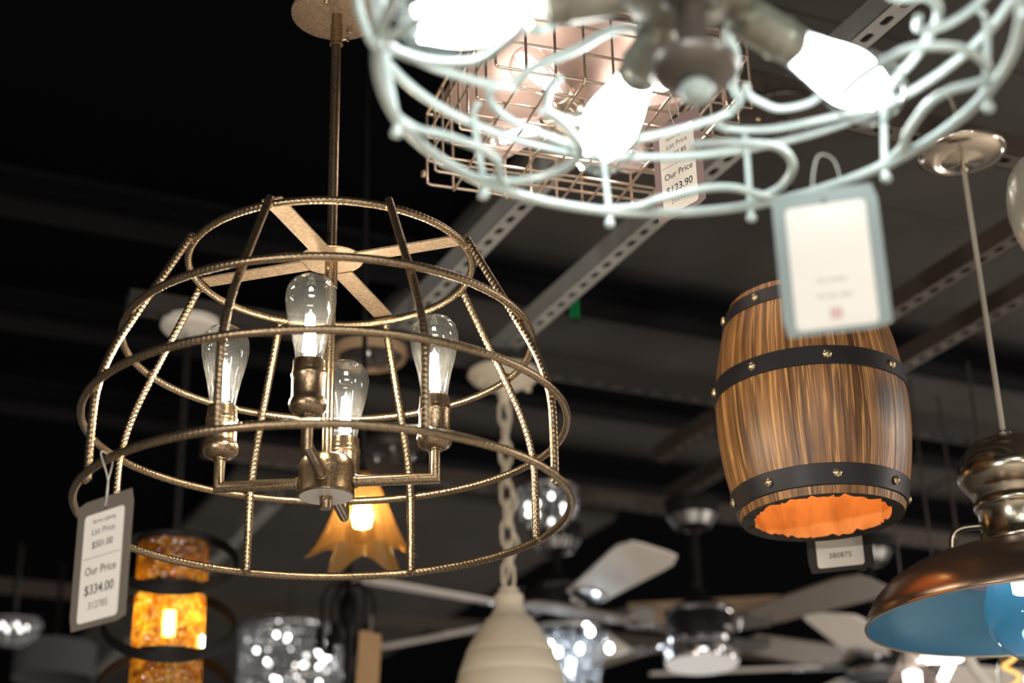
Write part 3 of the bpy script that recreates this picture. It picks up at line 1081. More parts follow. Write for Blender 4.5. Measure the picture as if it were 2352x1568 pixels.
NS = 16
ka_ = -100.8 + 48
W_OUT = wood('barrel_wood', (.082, .035, .012), (.25, .115, .040), (.56, .285, .097), knot=tuple(polar(barrel_r(zm - .045), ka_, zm - .045)))
for i in range(NS):
    a0, a1 = 2 * math.pi * i / NS, 2 * math.pi * (i + 1) / NS
    gap = .0001
    zs = np.linspace(0, HB, 15)
    thick = .017 + .0015 * RNG.random()
    dr = .0009 * (RNG.random() - .5)
    na = 6
    V, Fo, Fi, Fe = [], [], [], []
    for z in zs:
        r = barrel_r(z) + dr
        aa = np.linspace(a0 + gap * .12 / r, a1 - gap * .12 / r, na)
        for t in aa:
            e = 0 if abs(t - (a0 + a1) / 2) < (a1 - a0) * .47 else -.0004
            V.append(((r + e) * math.cos(t), (r + e) * math.sin(t), z))
        for q, t in enumerate(aa):
            ri = (r - thick) * math.cos((a1 - a0) / 2) / math.cos(t - (a0 + a1) / 2)
            zz = z
            if z == 0:
                zz = z + .006 * RNG.random() ** 2          # ragged lower edge
            V.append((ri * math.cos(t), ri * math.sin(t), zz))
    w2 = 2 * na
    for k in range(len(zs) - 1):
        for q in range(na - 1):
            Fo.append((k * w2 + q, k * w2 + q + 1, (k + 1) * w2 + q + 1, (k + 1) * w2 + q))
            Fi.append((k * w2 + na + q + 1, k * w2 + na + q, (k + 1) * w2 + na + q, (k + 1) * w2 + na + q + 1))
        Fe.append((k * w2, (k + 1) * w2, (k + 1) * w2 + na, k * w2 + na))
        Fe.append((k * w2 + na - 1, k * w2 + 2 * na - 1, (k + 1) * w2 + 2 * na - 1, (k + 1) * w2 + na - 1))
    for k, s in ((0, 1), (len(zs) - 1, -1)):
        for q in range(na - 1):
            Fe.append((k * w2 + q, k * w2 + na + q, k * w2 + na + q + 1, k * w2 + q + 1))
    mb = MB()
    mb.add(V, Fo + Fi + Fe)
    me = mb.mesh('stave', True, 30)
    uvl = me.uv_layers.new(name='UVMap')
    VV = np.array(V)
    aa_ = (np.arctan2(VV[:, 1], VV[:, 0]) - (a0 + a1) / 2 + np.pi) % (2 * np.pi) - np.pi
    U_ = np.stack([aa_ * r_mid + i * .317, VV[:, 2] + (i * .73) % 1], 1)
    li = np.array([l_.vertex_index for l_ in me.loops])
    uvl.data.foreach_set('uv', U_[li].ravel())
    for m_ in (W_OUT, W_IN, W_CHAR):
        me.materials.append(m_)
    idx = [0] * len(Fo) + [1] * len(Fi) + [2] * len(Fe)
    me.polygons.foreach_set('material_index', idx)
    link('stave', me, None, bar)
for zc, hh in ((.026, .030), (zm + .012, .030), (HB - .022, .026)):
    pr = []
    for t in (-.5, -.46, .46, .5):
        z = zc + t * hh
        pr.append((barrel_r(z) + (.0022 if abs(t) < .5 else .0004), z))
    ho = MB().lathe(pr, 72).obj('hoop', M_HOOP, bar)
    nr = 8
    for k in range(nr):
        az = -92 + 360 / nr * k + 3
        d = polar(1, az)
        rv = MB().lathe([(.0064, 0), (.0068, .0014), (.0054, .0038), (.0025, .0054), (.0, .0058)], 24, Mt(d * (barrel_r(zc) + .002) + [0, 0, zc], axis=d),
                        wob=lambda a, k_: .09 * np.cos(8 * a) * (k_ in (1, 2)))
        rv.obj('rivet', M_RIVET, ho)
MB().lathe([(r_top - .012, HB - .03), (.0, HB - .026)], 40).lathe([(.018, HB - .026), (.016, HB - .085), (.014, HB - .09), (.0, HB - .09)], 20).obj('lid_and_socket', M_DARKB, bar)
o = MB().lathe([(.0, HB - .20), (.014, HB - .196), (.024, HB - .184), (.029, HB - .168), (.028, HB - .15), (.020, HB - .125), (.013, HB - .10), (.012, HB - .088)], 24).obj('bulb', emit('barrel_bulb_envelope', (1, .66, .29), 11), bar)
zc0 = CAMZ + 1.40 - (CAMZ + z_b)
MB().tube([(0, 0, HB - .03), (0, 0, zc0 - .03)], .0030, 8).obj('cord', M_BLACK, bar)
MB().lathe([(.012, HB - .025), (.012, HB + .004), (.007, HB + .02), (.003, HB + .03)], 16).obj('cord_grip', M_DARKB, bar)
MB().lathe([(.003, zc0 - .05), (.0085, zc0 - .048), (.0095, zc0 - .028), (.014, zc0 - .022), (.060, zc0 - .018), (.071, zc0 - .012), (.073, zc0 - .004), (.070, zc0)], 48, cap1=True).obj('canopy', M_DARKB, bar)
for az in (200, 20):
    MB().lathe([(.0042, .002), (.0042, -.003), (.0026, -.005), (.0, -.0052)], 12, Mt(polar(.044, az, zc0 - .0195))).obj('canopy_screw', M_RIVET, bar)
hole = at_y(1905, 1120, BY + .17)
dd = depth(hole)
price_tag('price_tag', 'dark price tag numbered 380875 showing below the barrel mouth', at_y(1913, 1112, BY + .185), -17, .100, .152,
          [('380875', -.36, .094, M_INK, 0)], card=M_CARDK,
          string=[at_y(1913, 1112, BY + .185), at_y(1905, 1050, BY + .17), at_y(1900, 1030, BY + .15), at_y(1908, 1050, BY + .17)])

# ------------------------------------------------------------------ the dome pendant on the right
RP = at_h(2207, 345, 1.40)
DX, DY = float(RP[0]), float(RP[1])
zr = z_on(DX, DY, 1424) - CAMZ
dp = thing('dome_pendant', 'antique pewter dome pendant with copper sheen outside and blue enamel inside', 'pendant light', (DX, DY, CAMZ + zr))
z0w = CAMZ + zr


def dpz(y):
    return z_on(DX, DY, y) - z0w


kd = depth((DX, DY, z0w)) / F
rim = 374 * kd
zs_ = dpz(1283)
outer = [(rim, 0), (rim + .0015, .003), (rim * .985, .020), (rim * .93, .042), (rim * .84, .064), (rim * .72, .082), (rim * .57, .096), (rim * .42, .104), (.092 * 1.0, zs_ + .004)]
outer = [(r, z) for r, z in outer]
inner = [(r - .0035, z - .0035) for r, z in outer[1:-1]] + [(.05, zs_ - .004), (.0, zs_ - .002)]
MB().lathe(outer, 96).obj('shade', M_COPPER, dp, angle=60)
MB().lathe([(rim - .0022, .0004)] + inner, 96).obj('shade_lining', M_BLUE, dp, angle=60)
MB().tube(circle(rim - .0008, .0008, 120), .0022, 8, True).obj('rim_bead', M_PALEB, dp)
nk = [(90, 1284), (87, 1266), (84, 1256), (89, 1250), (91, 1243), (89, 1236), (84, 1229), (83, 1222), (83, 1176), (88, 1170), (92, 1163), (90, 1153), (86, 1148),
      (90, 1142), (92, 1135), (98, 1128), (114, 1108), (119, 1098), (119, 1084), (117, 1078), (113, 1064), (104, 1047), (92, 1036), (91, 1031), (84, 1024),
      (60, 1014), (14, 1009), (12, 1006)]
MB().lathe(prof(DX, DY, nk, z0w), 56).obj('neck', M_PEWTER, dp, angle=40)
MB().lathe(prof(DX, DY, [(11, 1010), (18, 1004), (19, 998), (14, 991), (7, 987)], z0w), 24).obj('cord_finial', M_CHROME, dp)
for az in (165, 45, 285):
    d = polar(1, az)
    zz = dpz(1200)
    z3 = .085
    P = rc([d * .045 + [0, 0, zz], d * .099 + [0, 0, zz], d * .1015 + [0, 0, z3]], .026)
    MB().tube(resample(P, .004), .0048, 14).lathe([(.0048, 0), (.0068, .001), (.0068, .003), (.0048, .004)], 14, Mt(d * .0445 + [0, 0, zz], axis=d)).obj('handle', M_PEWTER, dp)
zc1 = CAMZ + 1.40 - z0w
MB().tube([(0, 0, dpz(992)), (0, 0, zc1 - .03)], .0042, 12).obj('cord', M_CORD, dp)
MB().lathe([(.0042, zc1 - .040), (.0068, zc1 - .038), (.0068, zc1 - .026), (.010, zc1 - .024), (.033, zc1 - .0225), (.0365, zc1 - .0205), (.040, zc1 - .021), (.062, zc1 - .017),
            (.073, zc1 - .010), (.0755, zc1 - .004), (.074, zc1)], 64, cap1=True).obj('canopy', M_PALEB, dp, angle=50)
lp = [at_y(2108, 255, DY + .10), at_y(2130, 228, DY + .10), at_y(2155, 207, DY + .09), at_y(2176, 216, DY + .08), at_y(2192, 255, DY + .08), at_y(2196, 300, DY + .06)]
MB().tube(catmull([p - np.array([DX, DY, z0w]) for p in lp], 8), .0040, 10).obj('cord_slack', M_CORD, dp)
g = MB().lathe([(.014, .005), (.017, -.008), (.030, -.025), (.046, -.052), (.054, -.080), (.0555, -.095), (.052, -.115), (.041, -.134), (.024, -.146), (.0, -.151)], 40,
               Mt((0, 0, .125)) @ Matrix.Scale(1.22, 4))
g.obj('bulb', M_GLASSB, dp)
MB().lathe([(.0, 0), (.020, .005), (.022, .04), (.014, .062), (.0, .064)], 16, Mt((0, 0, .038))).obj('lamp_core', E_BLUE, dp)
MB().lathe([(.016, .128), (.018, .118), (.018, .105), (.015, .098)], 20).obj('socket', M_PEWTER, dp)
sk = MB()
stx = polar(rim * .52, 100)
M_STICK = mat('maker_sticker', (.16, .11, .17), .6)
zst = .0885
sk.box((0, 0, 0), (.052, .018, .0006), Mt(stx + [0, 0, zst - .004], rot=(R(-18), 0, R(8))))
sk.obj('sticker', M_STICK, dp, False)

# frosted shade at the right edge
SP = at_y(2432, 470, 1.72)
SX, SY = float(SP[0]), float(SP[1])
sh = thing('frosted_bell_pendant', 'frosted glass bell pendant cut off by the right edge of the picture', 'pendant light', (SX, SY, z_on(SX, SY, 565)))
zq = z_on(SX, SY, 565)
MB().lathe(prof(SX, SY, [(84, 565), (96, 552), (108, 520), (115, 480), (113, 440), (104, 405), (86, 378), (60, 360), (28, 350)], zq), 48).obj('shade', M_FROST, sh)
MB().lathe(prof(SX, SY, [(30, 352), (32, 340), (24, 320), (10, 312)], zq), 24).tube([(0, 0, z_on(SX, SY, 315) - zq), (0, 0, CAMZ + 1.40 - zq)], .004, 8).obj('stem', M_PALEB, sh)
MB().lathe([(.0, .01), (.02, .02), (.026, .04), (.02, .06), (.0, .07)], 16).obj('bulb', E_DISC, sh)

# ------------------------------------------------------------------ cream bell on a chain
CP = at_h(1157, 855, 1.40)
CX, CY = float(CP[0]), float(CP[1])
zbell = z_on(CX, CY, 1660)
cb = thing('cream_bell_pendant', 'cream ribbed bell pendant hanging on a long cream chain', 'pendant light', (CX, CY, zbell))
zcan = CAMZ + 1.40 - zbell
MB().lathe([(.004, zcan - .075), (.010, zcan - .072), (.013, zcan - .062), (.014, zcan - .05), (.020, zcan - .038), (.05, zcan - .030), (.072, zcan - .018), (.080, zcan - .008), (.078, zcan)], 48, cap1=True).obj('canopy', M_CREAM, cb)
for az in (205, 25):
    MB().lathe([(.005, .008), (.0075, .002), (.007, -.006), (.0, -.009)], 12, Mt(polar(.058, az, zcan - .03))).obj('canopy_nut', M_CREAM, cb)
zk = zcan - .075
ztop = z_on(CX, CY, 1345) - zbell
nl = int((zk - ztop) / .043)
lk = []
for t in np.linspace(0, 2 * np.pi, 28, endpoint=False):
    lk.append((.0125 * math.cos(t), 0, .020 * math.sin(t) + (.010 if math.sin(t) > 0 else -.010)))
lkm = MB().tube(lk, .0036, 8, True).mesh('chain_link')
pit = (zk - ztop) / nl
for i in range(nl):
    link('chain_link', lkm, M_CREAM, cb, (0, 0, zk - pit * (i + .5)), (0, 0, R(20 + 90 * (i % 2))))
wirep = [(.010 * math.sin(i * 1.3) + (.018 if 6 < i < 11 else 0), .006, zk + (ztop - zk) * i / 13) for i in range(14)]
MB().tube(catmull(wirep, 6), .0035, 8).obj('lamp_cord', M_CREAM, cb)
bp_ = [(22, 1352), (24, 1362), (32, 1366), (34, 1372), (32, 1392), (34, 1398), (40, 1408), (46, 1418), (54, 1422), (71, 1446), (88, 1472), (101, 1496), (102, 1499), (101, 1502), (104, 1506),
       (115, 1535), (119, 1547), (119, 1550), (118, 1553), (122, 1558), (129, 1592), (138, 1640), (144, 1660), (140, 1660), (120, 1592), (104, 1536), (60, 1450)]
MB().lathe(prof(CX, CY, bp_, zbell), 56).obj('shade', M_CREAM, cb, angle=50)


# ------------------------------------------------------------------ ceiling fans
def blade_mesh(r0, r1, w0, w1, tip=.06, pitch=12, th=.006):
    xs = np.linspace(r0, r1, 9)
    poly = []
    for x in xs[:-1]:
        t = (x - r0) / (r1 - r0)
        poly.append((x, w0 / 2 + (w1 - w0) / 2 * min(1, t * 1.25)))
    up = poly + [(r1 - tip * .12, w1 / 2 * .80), (r1, w1 / 2 * .45)]
    full = up + [(x, -y) for x, y in reversed(up)]
    return MB().prism(full, -th / 2, th / 2, Matrix.Rotation(R(pitch), 4, 'X')).mesh('blade', False)


def fan(name, label, hub, az0, R1, bl_mats, nb=5, canopy_h=1.40, w=(.11, .145), motor=M_BLACK, band=M_CHROME, bracket=M_CHROME, pitch=12, mr=.10, canopy=M_BLACK, group='ceiling fans'):
    """hub = world point of the blade plane on the axis"""
    t = thing(name, label, 'ceiling fan', hub, 0, group)
    zc = CAMZ + canopy_h - hub[2]
    MB().lathe([(mr * .55, -.060), (mr * .95, -.052), (mr, -.040), (mr, .030), (mr * .92, .048), (mr * .55, .062), (.03, .075), (.02, .10), (.0, .10)], 40, cap0=True).obj('motor', motor, t)
    for z in (-.046, .034):
        MB().lathe([(mr * .99, z - .008), (mr * 1.06, z - .006), (mr * 1.06, z + .006), (mr * .99, z + .008)], 40).obj('motor_band', band, t)
    MB().tube([(0, 0, .08), (0, 0, zc - .03)], .012, 14).obj('downrod', motor, t)
    MB().lathe([(.02, zc - .075), (.045, zc - .070), (.068, zc - .045), (.074, zc - .01), (.074, zc)], 36, cap1=True).obj('canopy', canopy, t)
    MB().lathe([(.045, zc - .071), (.050, zc - .073), (.069, zc - .046), (.066, zc - .042)], 36).obj('canopy_trim', band, t)
    bm = blade_mesh(mr + .075, R1, w[0], w[1], pitch=pitch)
    for k in range(nb):
        a = R(az0 + 360 / nb * k)
        m_ = bl_mats[k % len(bl_mats)]
        me = bm if not bm.materials or bm.materials[0] == m_ else bm.copy()
        if me.materials and me.materials[0] != m_:
            me.materials[0] = m_
        link('blade', me, m_, t, (0, 0, -.02), (0, 0, a))
        g = MB().prism([(mr * .9, .018), (mr + .05, .026), (mr + .12, .05), (mr + .15, .03), (mr + .16, 0), (mr + .15, -.03), (mr + .12, -.05), (mr + .05, -.026), (mr * .9, -.018)], -.010, -.004,
                       Matrix.Rotation(a, 4, 'Z') @ Matrix.Translation((0, 0, -.02)) @ Matrix.Rotation(R(pitch), 4, 'X'))
        g.obj('blade_bracket', bracket, t, False)
    return t


def hub_at(x, y, Y):
    return at_y(x, y, Y)


CRY = MB().lathe([(.0, -.5), (.30, -.2), (.34, .1), (.18, .42), (.0, .5)], 6).mesh('crystal', False)


def crystals(parent, pts, s, m=M_CRYST):
    if not CRY.materials:
        CRY.materials.append(m)
    for p in pts:
        o = bpy.data.objects.new('crystal', CRY)
        COL.objects.link(o)
        o.parent = parent
        o.location = [float(q) for q in p]
        k = s * (.85 + .3 * random.random())
        o.scale = (k, k, k * 1.15)
        o.rotation_euler = (random.uniform(-.25, .25), random.uniform(-.25, .25), random.uniform(0, 6.28))


def glint_beads(parent, pts, m, r=.008):  # glowing beads added among the crystals to give them sparkle
    for p in pts:
        MB().lathe([(.0, -r * 1.5), (r * .8, -r), (r, 0), (r * .7, r), (.0, r * 1.4)], 10, Mt(p)).obj('glint_bead', m, parent)


# fan with the crystal light kit
H1 = hub_at(1283, 1392, 4.55)
f1 = fan('ceiling_fan', 'white-bladed ceiling fan with a crystal light kit, behind the cream bell', H1, 2, .66, [M_FANT, M_FANW, M_FANW, M_FANW, M_FANW], mr=.115, w=(.10, .155), pitch=-13)  # first blade tan: warm lamplight put into its colour
kx, kz = .045, -.075
MB().lathe([(.05, -.062), (.135, -.070), (.140, -.078), (.135, -.084)], 40).obj('light_kit_ring', M_CHROME, f1)
pts = []
for ri, rr in enumerate((.060, .095, .130)):
    nn_ = int(rr * 150)
    for i in range(nn_):
        a = 2 * math.pi * i / nn_ + ri
        dropn = int(3 + 5 * math.cos(rr / .16 * 1.35))
        for q in range(dropn):
            pts.append((rr * (1 - .06 * q) * math.cos(a), rr * (1 - .06 * q) * math.sin(a), -.10 - .027 * q))
crystals(f1, pts, .026)
glint_beads(f1, [(.055 * math.cos(a), .055 * math.sin(a), -.12 - .05 * (i % 2)) for i, a in enumerate(np.linspace(0, 6.28, 6, endpoint=False))] +
            [(.14 * math.cos(a), .14 * math.sin(a), -.10 - .03 * (i % 3)) for i, a in enumerate(np.linspace(3.3, 6.0, 5))], E_SPARKB, .0085)

H2 = hub_at(1607, 1438, 4.35)
f2 = fan('ceiling_fan', 'taupe-bladed ceiling fan with a round white drum light, right of centre', H2, -52, .61, [M_FANG], nb=4, mr=.088, w=(.10, .15), pitch=-9)
MB().lathe([(.085, -.058), (.098, -.066), (.100, -.090), (.098, -.096)], 44).obj('light_ring', M_CHROME, f2)
MB().lathe([(.097, -.092), (.095, -.104), (.080, -.113), (.0, -.118)], 44).obj('diffuser', E_DISC, f2)
H3 = hub_at(2020, 1510, 4.75)
f3 = fan('ceiling_fan', 'ceiling fan with pale blades, half hidden behind the blue dome', H3, -112, .66, [M_FANW], nb=5, mr=.10, w=(.12, .16), pitch=-10)
# crystal bead flush light
Q = at_h(1258, 1168, 1.34)
qb = thing('crystal_flush_light', 'round cluster of clear crystal beads under the ceiling strut', 'ceiling light', Q)
MB().lathe([(.06, .052), (.078, .046), (.082, .052), (.078, .06)], 36, cap1=True).obj('base', M_CHROME, qb)
pts = []
for zz, rr in ((.035, .07), (.012, .078), (-.012, .07), (-.034, .045)):
    for i in range(int(rr * 200)):
        a = 2 * math.pi * i / int(rr * 200) + zz * 40
        pts.append((rr * math.cos(a), rr * math.sin(a), zz))
crystals(qb, pts, .028)
glint_beads(qb, [(.055 * math.cos(a), .055 * math.sin(a), .02 * math.sin(a * 3)) for a in np.linspace(0, 6.28, 9, endpoint=False)], E_SMALL, .006)

# crystal drum chandelier
KP = at_y(668, 1505, 5.0)
kd_ = thing('crystal_drum_chandelier', 'sparkling drum chandelier of crystal drops at the bottom left of centre', 'chandelier', KP)
rr = 110 * depth(KP) / F
for z in (.075, -.085):
    MB().tube(circle(rr, z, 72), .006, 8, True).obj('ring', M_CHROME, kd_)
pts = []
for z in np.arange(-.135, .07, .034):
    n = 26
    for i in range(n):
        a = 2 * math.pi * (i + (.5 if int(round(z / .034)) % 2 else 0)) / n
        pts.append((rr * math.cos(a), rr * math.sin(a), z))
crystals(kd_, pts, .040)
sp = []
for i in range(34):
    a = random.uniform(0, 6.28)
    q = rr * random.uniform(.55, .93)
    sp.append((q * math.cos(a), q * math.sin(a), random.uniform(-.12, .06)))
glint_beads(kd_, sp[:16], E_SPARK, .0046)
glint_beads(kd_, sp[16:24], E_SMALL, .0050)
glint_beads(kd_, sp[24:], E_SMALL, .0032)
MB().tube([(0, 0, .07), (0, 0, CAMZ + 1.40 - KP[2])], .006, 10).tube([(-rr, 0, .075), (rr, 0, .075)], .005, 8).tube([(0, -rr, .075), (0, rr, .075)], .005, 8).obj('stem', M_CHROME, kd_)

# ------------------------------------------------------------------ amber glass lights
AP = at_y(388, 1440, 3.12)
AX, AY = float(AP[0]), float(AP[1])
za = z_on(AX, AY, 1440)
am = thing('amber_cylinder_pendant', 'amber crackle-glass cylinder pendant with black oval bands at lower left', 'pendant light', (AX, AY, za))


def az_(y):
    return z_on(AX, AY, y) - za


ka = depth((AX, AY, za)) / F
ra = 82 * ka
for y0_, y1_ in ((1248, 1352), (1372, 1503), (1512, 1640)):
    MB().lathe([(ra, az_(y1_)), (ra * 1.0, (az_(y0_) + az_(y1_)) / 2), (ra * .985, az_(y0_))], 56).obj('glass_cylinder', M_AMBER, am)
for yb in (1246, 1358, 1508):
    zz = az_(yb)
    MB().lathe([(ra * .90, zz - .005), (ra * 1.03, zz - .006), (ra * 1.03, zz + .006), (ra * .90, zz + .005)], 56).obj('glass_seat', M_BLACK, am)
for yb in (1287, 1434, 1581):
    # coil turns: low in front, high behind
    P = circle(ra * 1.80, 0, 96)
    P[:, 2] = az_(yb) + (P[:, 1] * AY + P[:, 0] * AX) / math.hypot(AX, AY) * .74
    g = MB()
    for dz_ in (-.006, 0, .006):
        g.tube(P + [0, 0, dz_], .0042, 8, True)
    g.obj('coil_turn', M_BLACK, am)
MB().lathe([(.0, -.026), (.011, -.022), (.012, .0), (.011, .024), (.0, .027)], 16, Mt((0, 0, az_(1432)))).obj('bulb', E_AMB, am)
MB().lathe([(.0, -.015), (.007, -.010), (.007, .010), (.0, .015)], 12, Mt((ra * .95, -.012, az_(1478)))).obj('pilot_bulb', E_SMALL, am)
MB().tube([(0, 0, az_(1240)), (0, 0, CAMZ + 1.40 - za)], .005, 8).lathe([(ra * 1.0, az_(1242)), (.012, az_(1236)), (.006, az_(1220))], 32).obj('stem', M_BLACK, am)

HP = at_y(832, 1190, 2.95)
HX, HY = float(HP[0]), float(HP[1])
zh = z_on(HX, HY, 1190)
hn = thing('honey_glass_pendant', 'honey-coloured flared glass shade with a pointed wavy hem, under the chandelier', 'pendant light', (HX, HY, zh))
kh = depth((HX, HY, zh)) / F
na, rows = 60, []
hem = [(16, 1085), (26, 1092), (34, 1105), (44, 1130), (56, 1165), (68, 1205), (80, 1240), (92, 1262)]
hw_ = prof(HX, HY, hem, zh)
V, fc = [], []
for k, (r, z) in enumerate(hw_):
    t = k / (len(hw_) - 1)
    for i in range(na):
        a = 2 * math.pi * i / na
        w = math.cos(5 * (a - R(200)))
        flare = t ** 2.2
        rr_ = r * (1 + .26 * w * flare) + .016 * flare * max(0, w) ** 3
        zz = z - .028 * flare * (w * .5 + .5) ** 2 + .004 * flare
        V.append((rr_ * math.cos(a), rr_ * math.sin(a), zz))
for k in range(len(hw_) - 1):
    for i in range(na):
        j = (i + 1) % na
        fc.append((k * na + i, (k + 1) * na + i, (k + 1) * na + j, k * na + j))
MB().add(V, fc).obj('shade', M_HONEY, hn, angle=80)
MB().lathe([(.0, -.026), (.016, -.020), (.021, .0), (.015, .022), (.008, .034)], 18, Mt((0, 0, .004))).obj('bulb', E_HON, hn)
MB().lathe([(.012, .045), (.016, .05), (.016, .085), (.008, .095), (.005, .11)], 20).tube([(0, 0, .10), (0, 0, CEIL_Z + .082 - zh)], .005, 8).obj('stem', M_BLACK, hn)

# ------------------------------------------------------------------ black iron chandelier and the kraft tag beside it
IP = at_y(800, 1400, 4.1)
IX, IY = float(IP[0]), float(IP[1])
zi = z_on(IX, IY, 1400)
ir = thing('black_iron_chandelier', 'black iron chandelier silhouetted below the honey glass shade', 'chandelier', (IX, IY, zi))
MB().tube([(0, 0, -.22), (0, 0, CAMZ + 1.40 - zi)], .009, 12).lathe([(.009, -.05), (.022, -.03), (.026, .0), (.018, .03), (.009, .05)], 20).lathe([(.0, -.25), (.02, -.235), (.024, -.215), (.012, -.19)], 20).obj('column', M_BLACK, ir)
for k in range(6):
    d = polar(1, 15 + 60 * k)
    P = catmull([d * .010 + [0, 0, .062], d * .045 + [0, 0, .060], d * .066 + [0, 0, .02], d * .064 + [0, 0, -.04], d * .070 + [0, 0, -.10]], 8)
    MB().tube(P, .0045, 8).obj('arm', M_BLACK, ir)
    MB().lathe([(.004, 0), (.016, .003), (.018, .010), (.012, .012), (.011, .055), (.0, .057)], 16, Mt(d * .070 + [0, 0, -.105])).obj('candle_cup', M_BLACK, ir)
hole = at_y(851, 1462, 3.85)
tg = price_tag('kraft_tag', 'tan kraft-card tag hanging at the bottom centre beside the black chandelier', hole, 38, .062, .15, [('-', .3, (0, .6), M_CARD, 0), ('-', .1, (0, .6), M_CARD, 0), ('-', -.1, (0, .6), M_CARD, 0)],
               card=M_KRAFT, tilt=R(4), lab=(.0001, .0001), string=[hole, hole + [.003, 0, .03], hole + [0, .01, .055], hole + [-.003, .005, .03]])
for c_ in list(tg.children):
    if c_.name.startswith('paper_label'):
        for g_ in list(c_.children):
            bpy.data.objects.remove(g_)
        bpy.data.objects.remove(c_)

# ------------------------------------------------------------------ small far things
def flush_canopy(x, y, h, r, m, label, rod=None):
    P = at_h(x, y, h)
    t = thing('ceiling_canopy', label, 'canopy', P)
    MB().lathe([(.006, -.004), (r * .5, -.002), (r * .9, .004), (r, .012), (r * .98, .024), (r * .6, .028)], 40, cap1=True).obj('dish', m, t)
    MB().lathe([(.004, -.02), (.010, -.018), (.010, -.004), (.006, .0)], 14).obj('nut', M_CHROME, t)
    if rod:
        MB().tube([(0, 0, -.01), (0, 0, -rod)], .003, 8).obj('cord', M_BLACK, t)
    return t


def ceiling_pan(x, y, h, r, label, m_in, m_rim):
    P = at_h(x, y, h)
    t = thing('ceiling_pan', label, 'canopy', P)
    MB().lathe([(r * .86, .010), (r * .90, -.004), (r * .97, -.006), (r, .002), (r, .018), (r * .8, .02)], 44, cap1=True).obj('rim', m_rim, t)
    MB().lathe([(.0, -.022), (r * .16, -.020), (r * .20, -.008), (r * .55, -.004), (r * .88, .006)], 44).obj('pan', m_in, t)
    for k in range(3):
        MB().lathe([(.006, .008), (.006, -.012), (.004, -.016), (.0, -.017)], 10, Mt(polar(r * .6, 30 + 120 * k))).obj('thumb_nut', M_CHROME, t)
    return t


ceiling_pan(850, 820, 1.385, .078, 'dark round ceiling pan seen through the middle of the chandelier cage', M_DARKB, M_FANT)
ceiling_pan(905, 1035, 1.385, .085, 'dim round ceiling pan just right of the chandelier hub', M_DARKB, M_DARKB)
flush_canopy(438, 764, 1.385, .062, M_WHITE, 'pale ceiling canopy seen through the left of the chandelier cage', .5)

# bare bulbs under the blue dome
def bulb_pendant(x, y, Y, kind, label):
    P = at_y(x, y, Y)
    t = thing('bare_bulb_pendant', label, 'pendant light', P, 0, 'bare bulbs at the lower right')
    k = depth(P) / F
    if kind == 'large':
        MB().lathe([(14 * k, 36 * k), (18 * k, 22 * k), (34 * k, -8 * k), (58 * k, -44 * k), (66 * k, -70 * k), (60 * k, -96 * k), (34 * k, -116 * k), (0, -122 * k)], 30).obj('bulb', M_GLASSP, t)
        MB().lathe([(0, -52 * k), (20 * k, -50 * k), (21 * k, -26 * k), (19 * k, -22 * k), (0, -21 * k)], 16).obj('filament', E_SMALL, t)
        MB().lathe([(12 * k, -22 * k), (12 * k, 12 * k), (9 * k, 40 * k)], 14).obj('filament_support', M_BULBSTEM, t)
    elif kind == 'spiral':
        P2 = [(16 * k * math.cos(s), 16 * k * math.sin(s), 30 * k - 8.5 * k * s) for s in np.linspace(0, 13, 70)]
        MB().tube(P2, 5.2 * k, 8).obj('spiral_filament', E_ORNG, t)
        MB().lathe([(14 * k, 40 * k), (34 * k, 0), (40 * k, -60 * k), (30 * k, -100 * k), (0, -110 * k)], 24).obj('bulb', M_GLASS, t)
    elif kind == 'tube':
        MB().tube([(-15 * k, 0, -24 * k), (12 * k, 0, 20 * k)], 11.5 * k, 14).obj('bulb', E_SMALL, t)
    else:
        MB().tube(catmull([(-12 * k, 0, 40 * k), (-2 * k, 0, 14 * k), (16 * k, 0, -14 * k), (42 * k, 0, -50 * k)], 8), 13 * k, 14).obj('bulb', M_WHITE, t)
    MB().lathe([(15 * k, 36 * k), (17 * k, 44 * k), (17 * k, 74 * k), (6 * k, 86 * k)], 16).tube([(0, 0, 84 * k), (0, 0, CAMZ + 1.40 - P[2])], .003, 8).obj('socket_and_cord', M_DARKB, t)
    return t


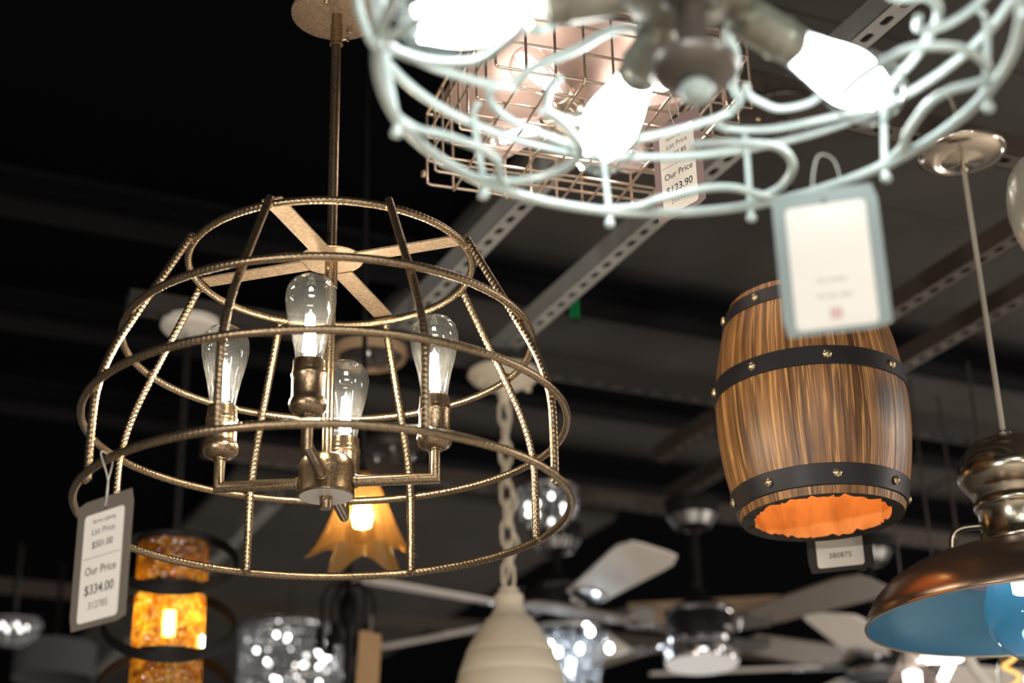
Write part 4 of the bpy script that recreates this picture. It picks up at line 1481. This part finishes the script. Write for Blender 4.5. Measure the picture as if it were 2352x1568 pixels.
bulb_pendant(2092, 1520, 3.3, 'large', 'large clear bulb with a lit core just below the blue dome')
bulb_pendant(2174, 1542, 3.5, 'tube', 'short bright tubular bulb tilted below the blue dome')
bulb_pendant(2240, 1545, 3.6, 'arm', 'pale curved lamp arm below the blue dome')
bulb_pendant(2322, 1535, 3.4, 'spiral', 'bulb with an orange spiral filament at the bottom right corner')

# crystal dish and grey drum at the far left
LP = at_y(30, 1440, 4.6)
lc = thing('crystal_bowl_light', 'glittering shallow crystal bowl at the left edge of the picture', 'ceiling light', LP)
rr = 62 * depth(LP) / F
MB().lathe([(rr * .9, .03), (rr, .024), (rr * 1.02, .016), (rr * .96, .012)], 40, cap0=False).obj('rim', M_CHROME, lc)
pts = []
for zz, q in ((.004, .96), (-.018, .84), (-.034, .6), (-.042, .3)):
    n = max(6, int(30 * q))
    pts += [(rr * q * math.cos(2 * math.pi * i / n), rr * q * math.sin(2 * math.pi * i / n), zz) for i in range(n)]
crystals(lc, pts, .026)
glint_beads(lc, [(rr * .5 * math.cos(a), rr * .5 * math.sin(a), .0) for a in (0.3, 1.3, 2.3, 3.3, 4.2, 5.3)], E_SMALL, .005)
MB().tube([(0, 0, .03), (0, 0, CAMZ + 1.40 - LP[2])], .008, 10).obj('stem', M_CHROME, lc)
GP = at_y(125, 1520, 4.8)
gd = thing('grey_drum_pendant', 'dim grey fabric drum shade at the lower left', 'pendant light', GP)
M_GREY = mat('grey_fabric', (.11, .115, .13), .9, bump=.1, scale=200)
rr = 92 * depth(GP) / F
MB().lathe([(rr, -.05), (rr, .05), (rr - .003, .05), (rr - .003, -.05), (rr, -.05)], 48).obj('shade', M_GREY, gd)
MB().tube([(0, 0, .03), (0, 0, CAMZ + 1.40 - GP[2])], .006, 10).tube([(-rr, 0, .045), (rr, 0, .045)], .003, 8).obj('stem', M_BLACK, gd)

# the green pilot light on the beam
PP = at_h(1320, 708, 1.46)
gl = thing('green_pilot_light', 'small green glowing pilot light on the dark ceiling beam', 'indicator light', PP)
MB().box((0, .008, 0), (.022, .012, .056)).box((0, .008, .06), (.006, .006, .08)).obj('housing', M_BLACK, gl, False)
for s in (-1, 1):
    MB().tube([(s * .0055, 0, -.022), (s * .0055, 0, .022)], .0035, 10).obj('lens', E_GREEN, gl)
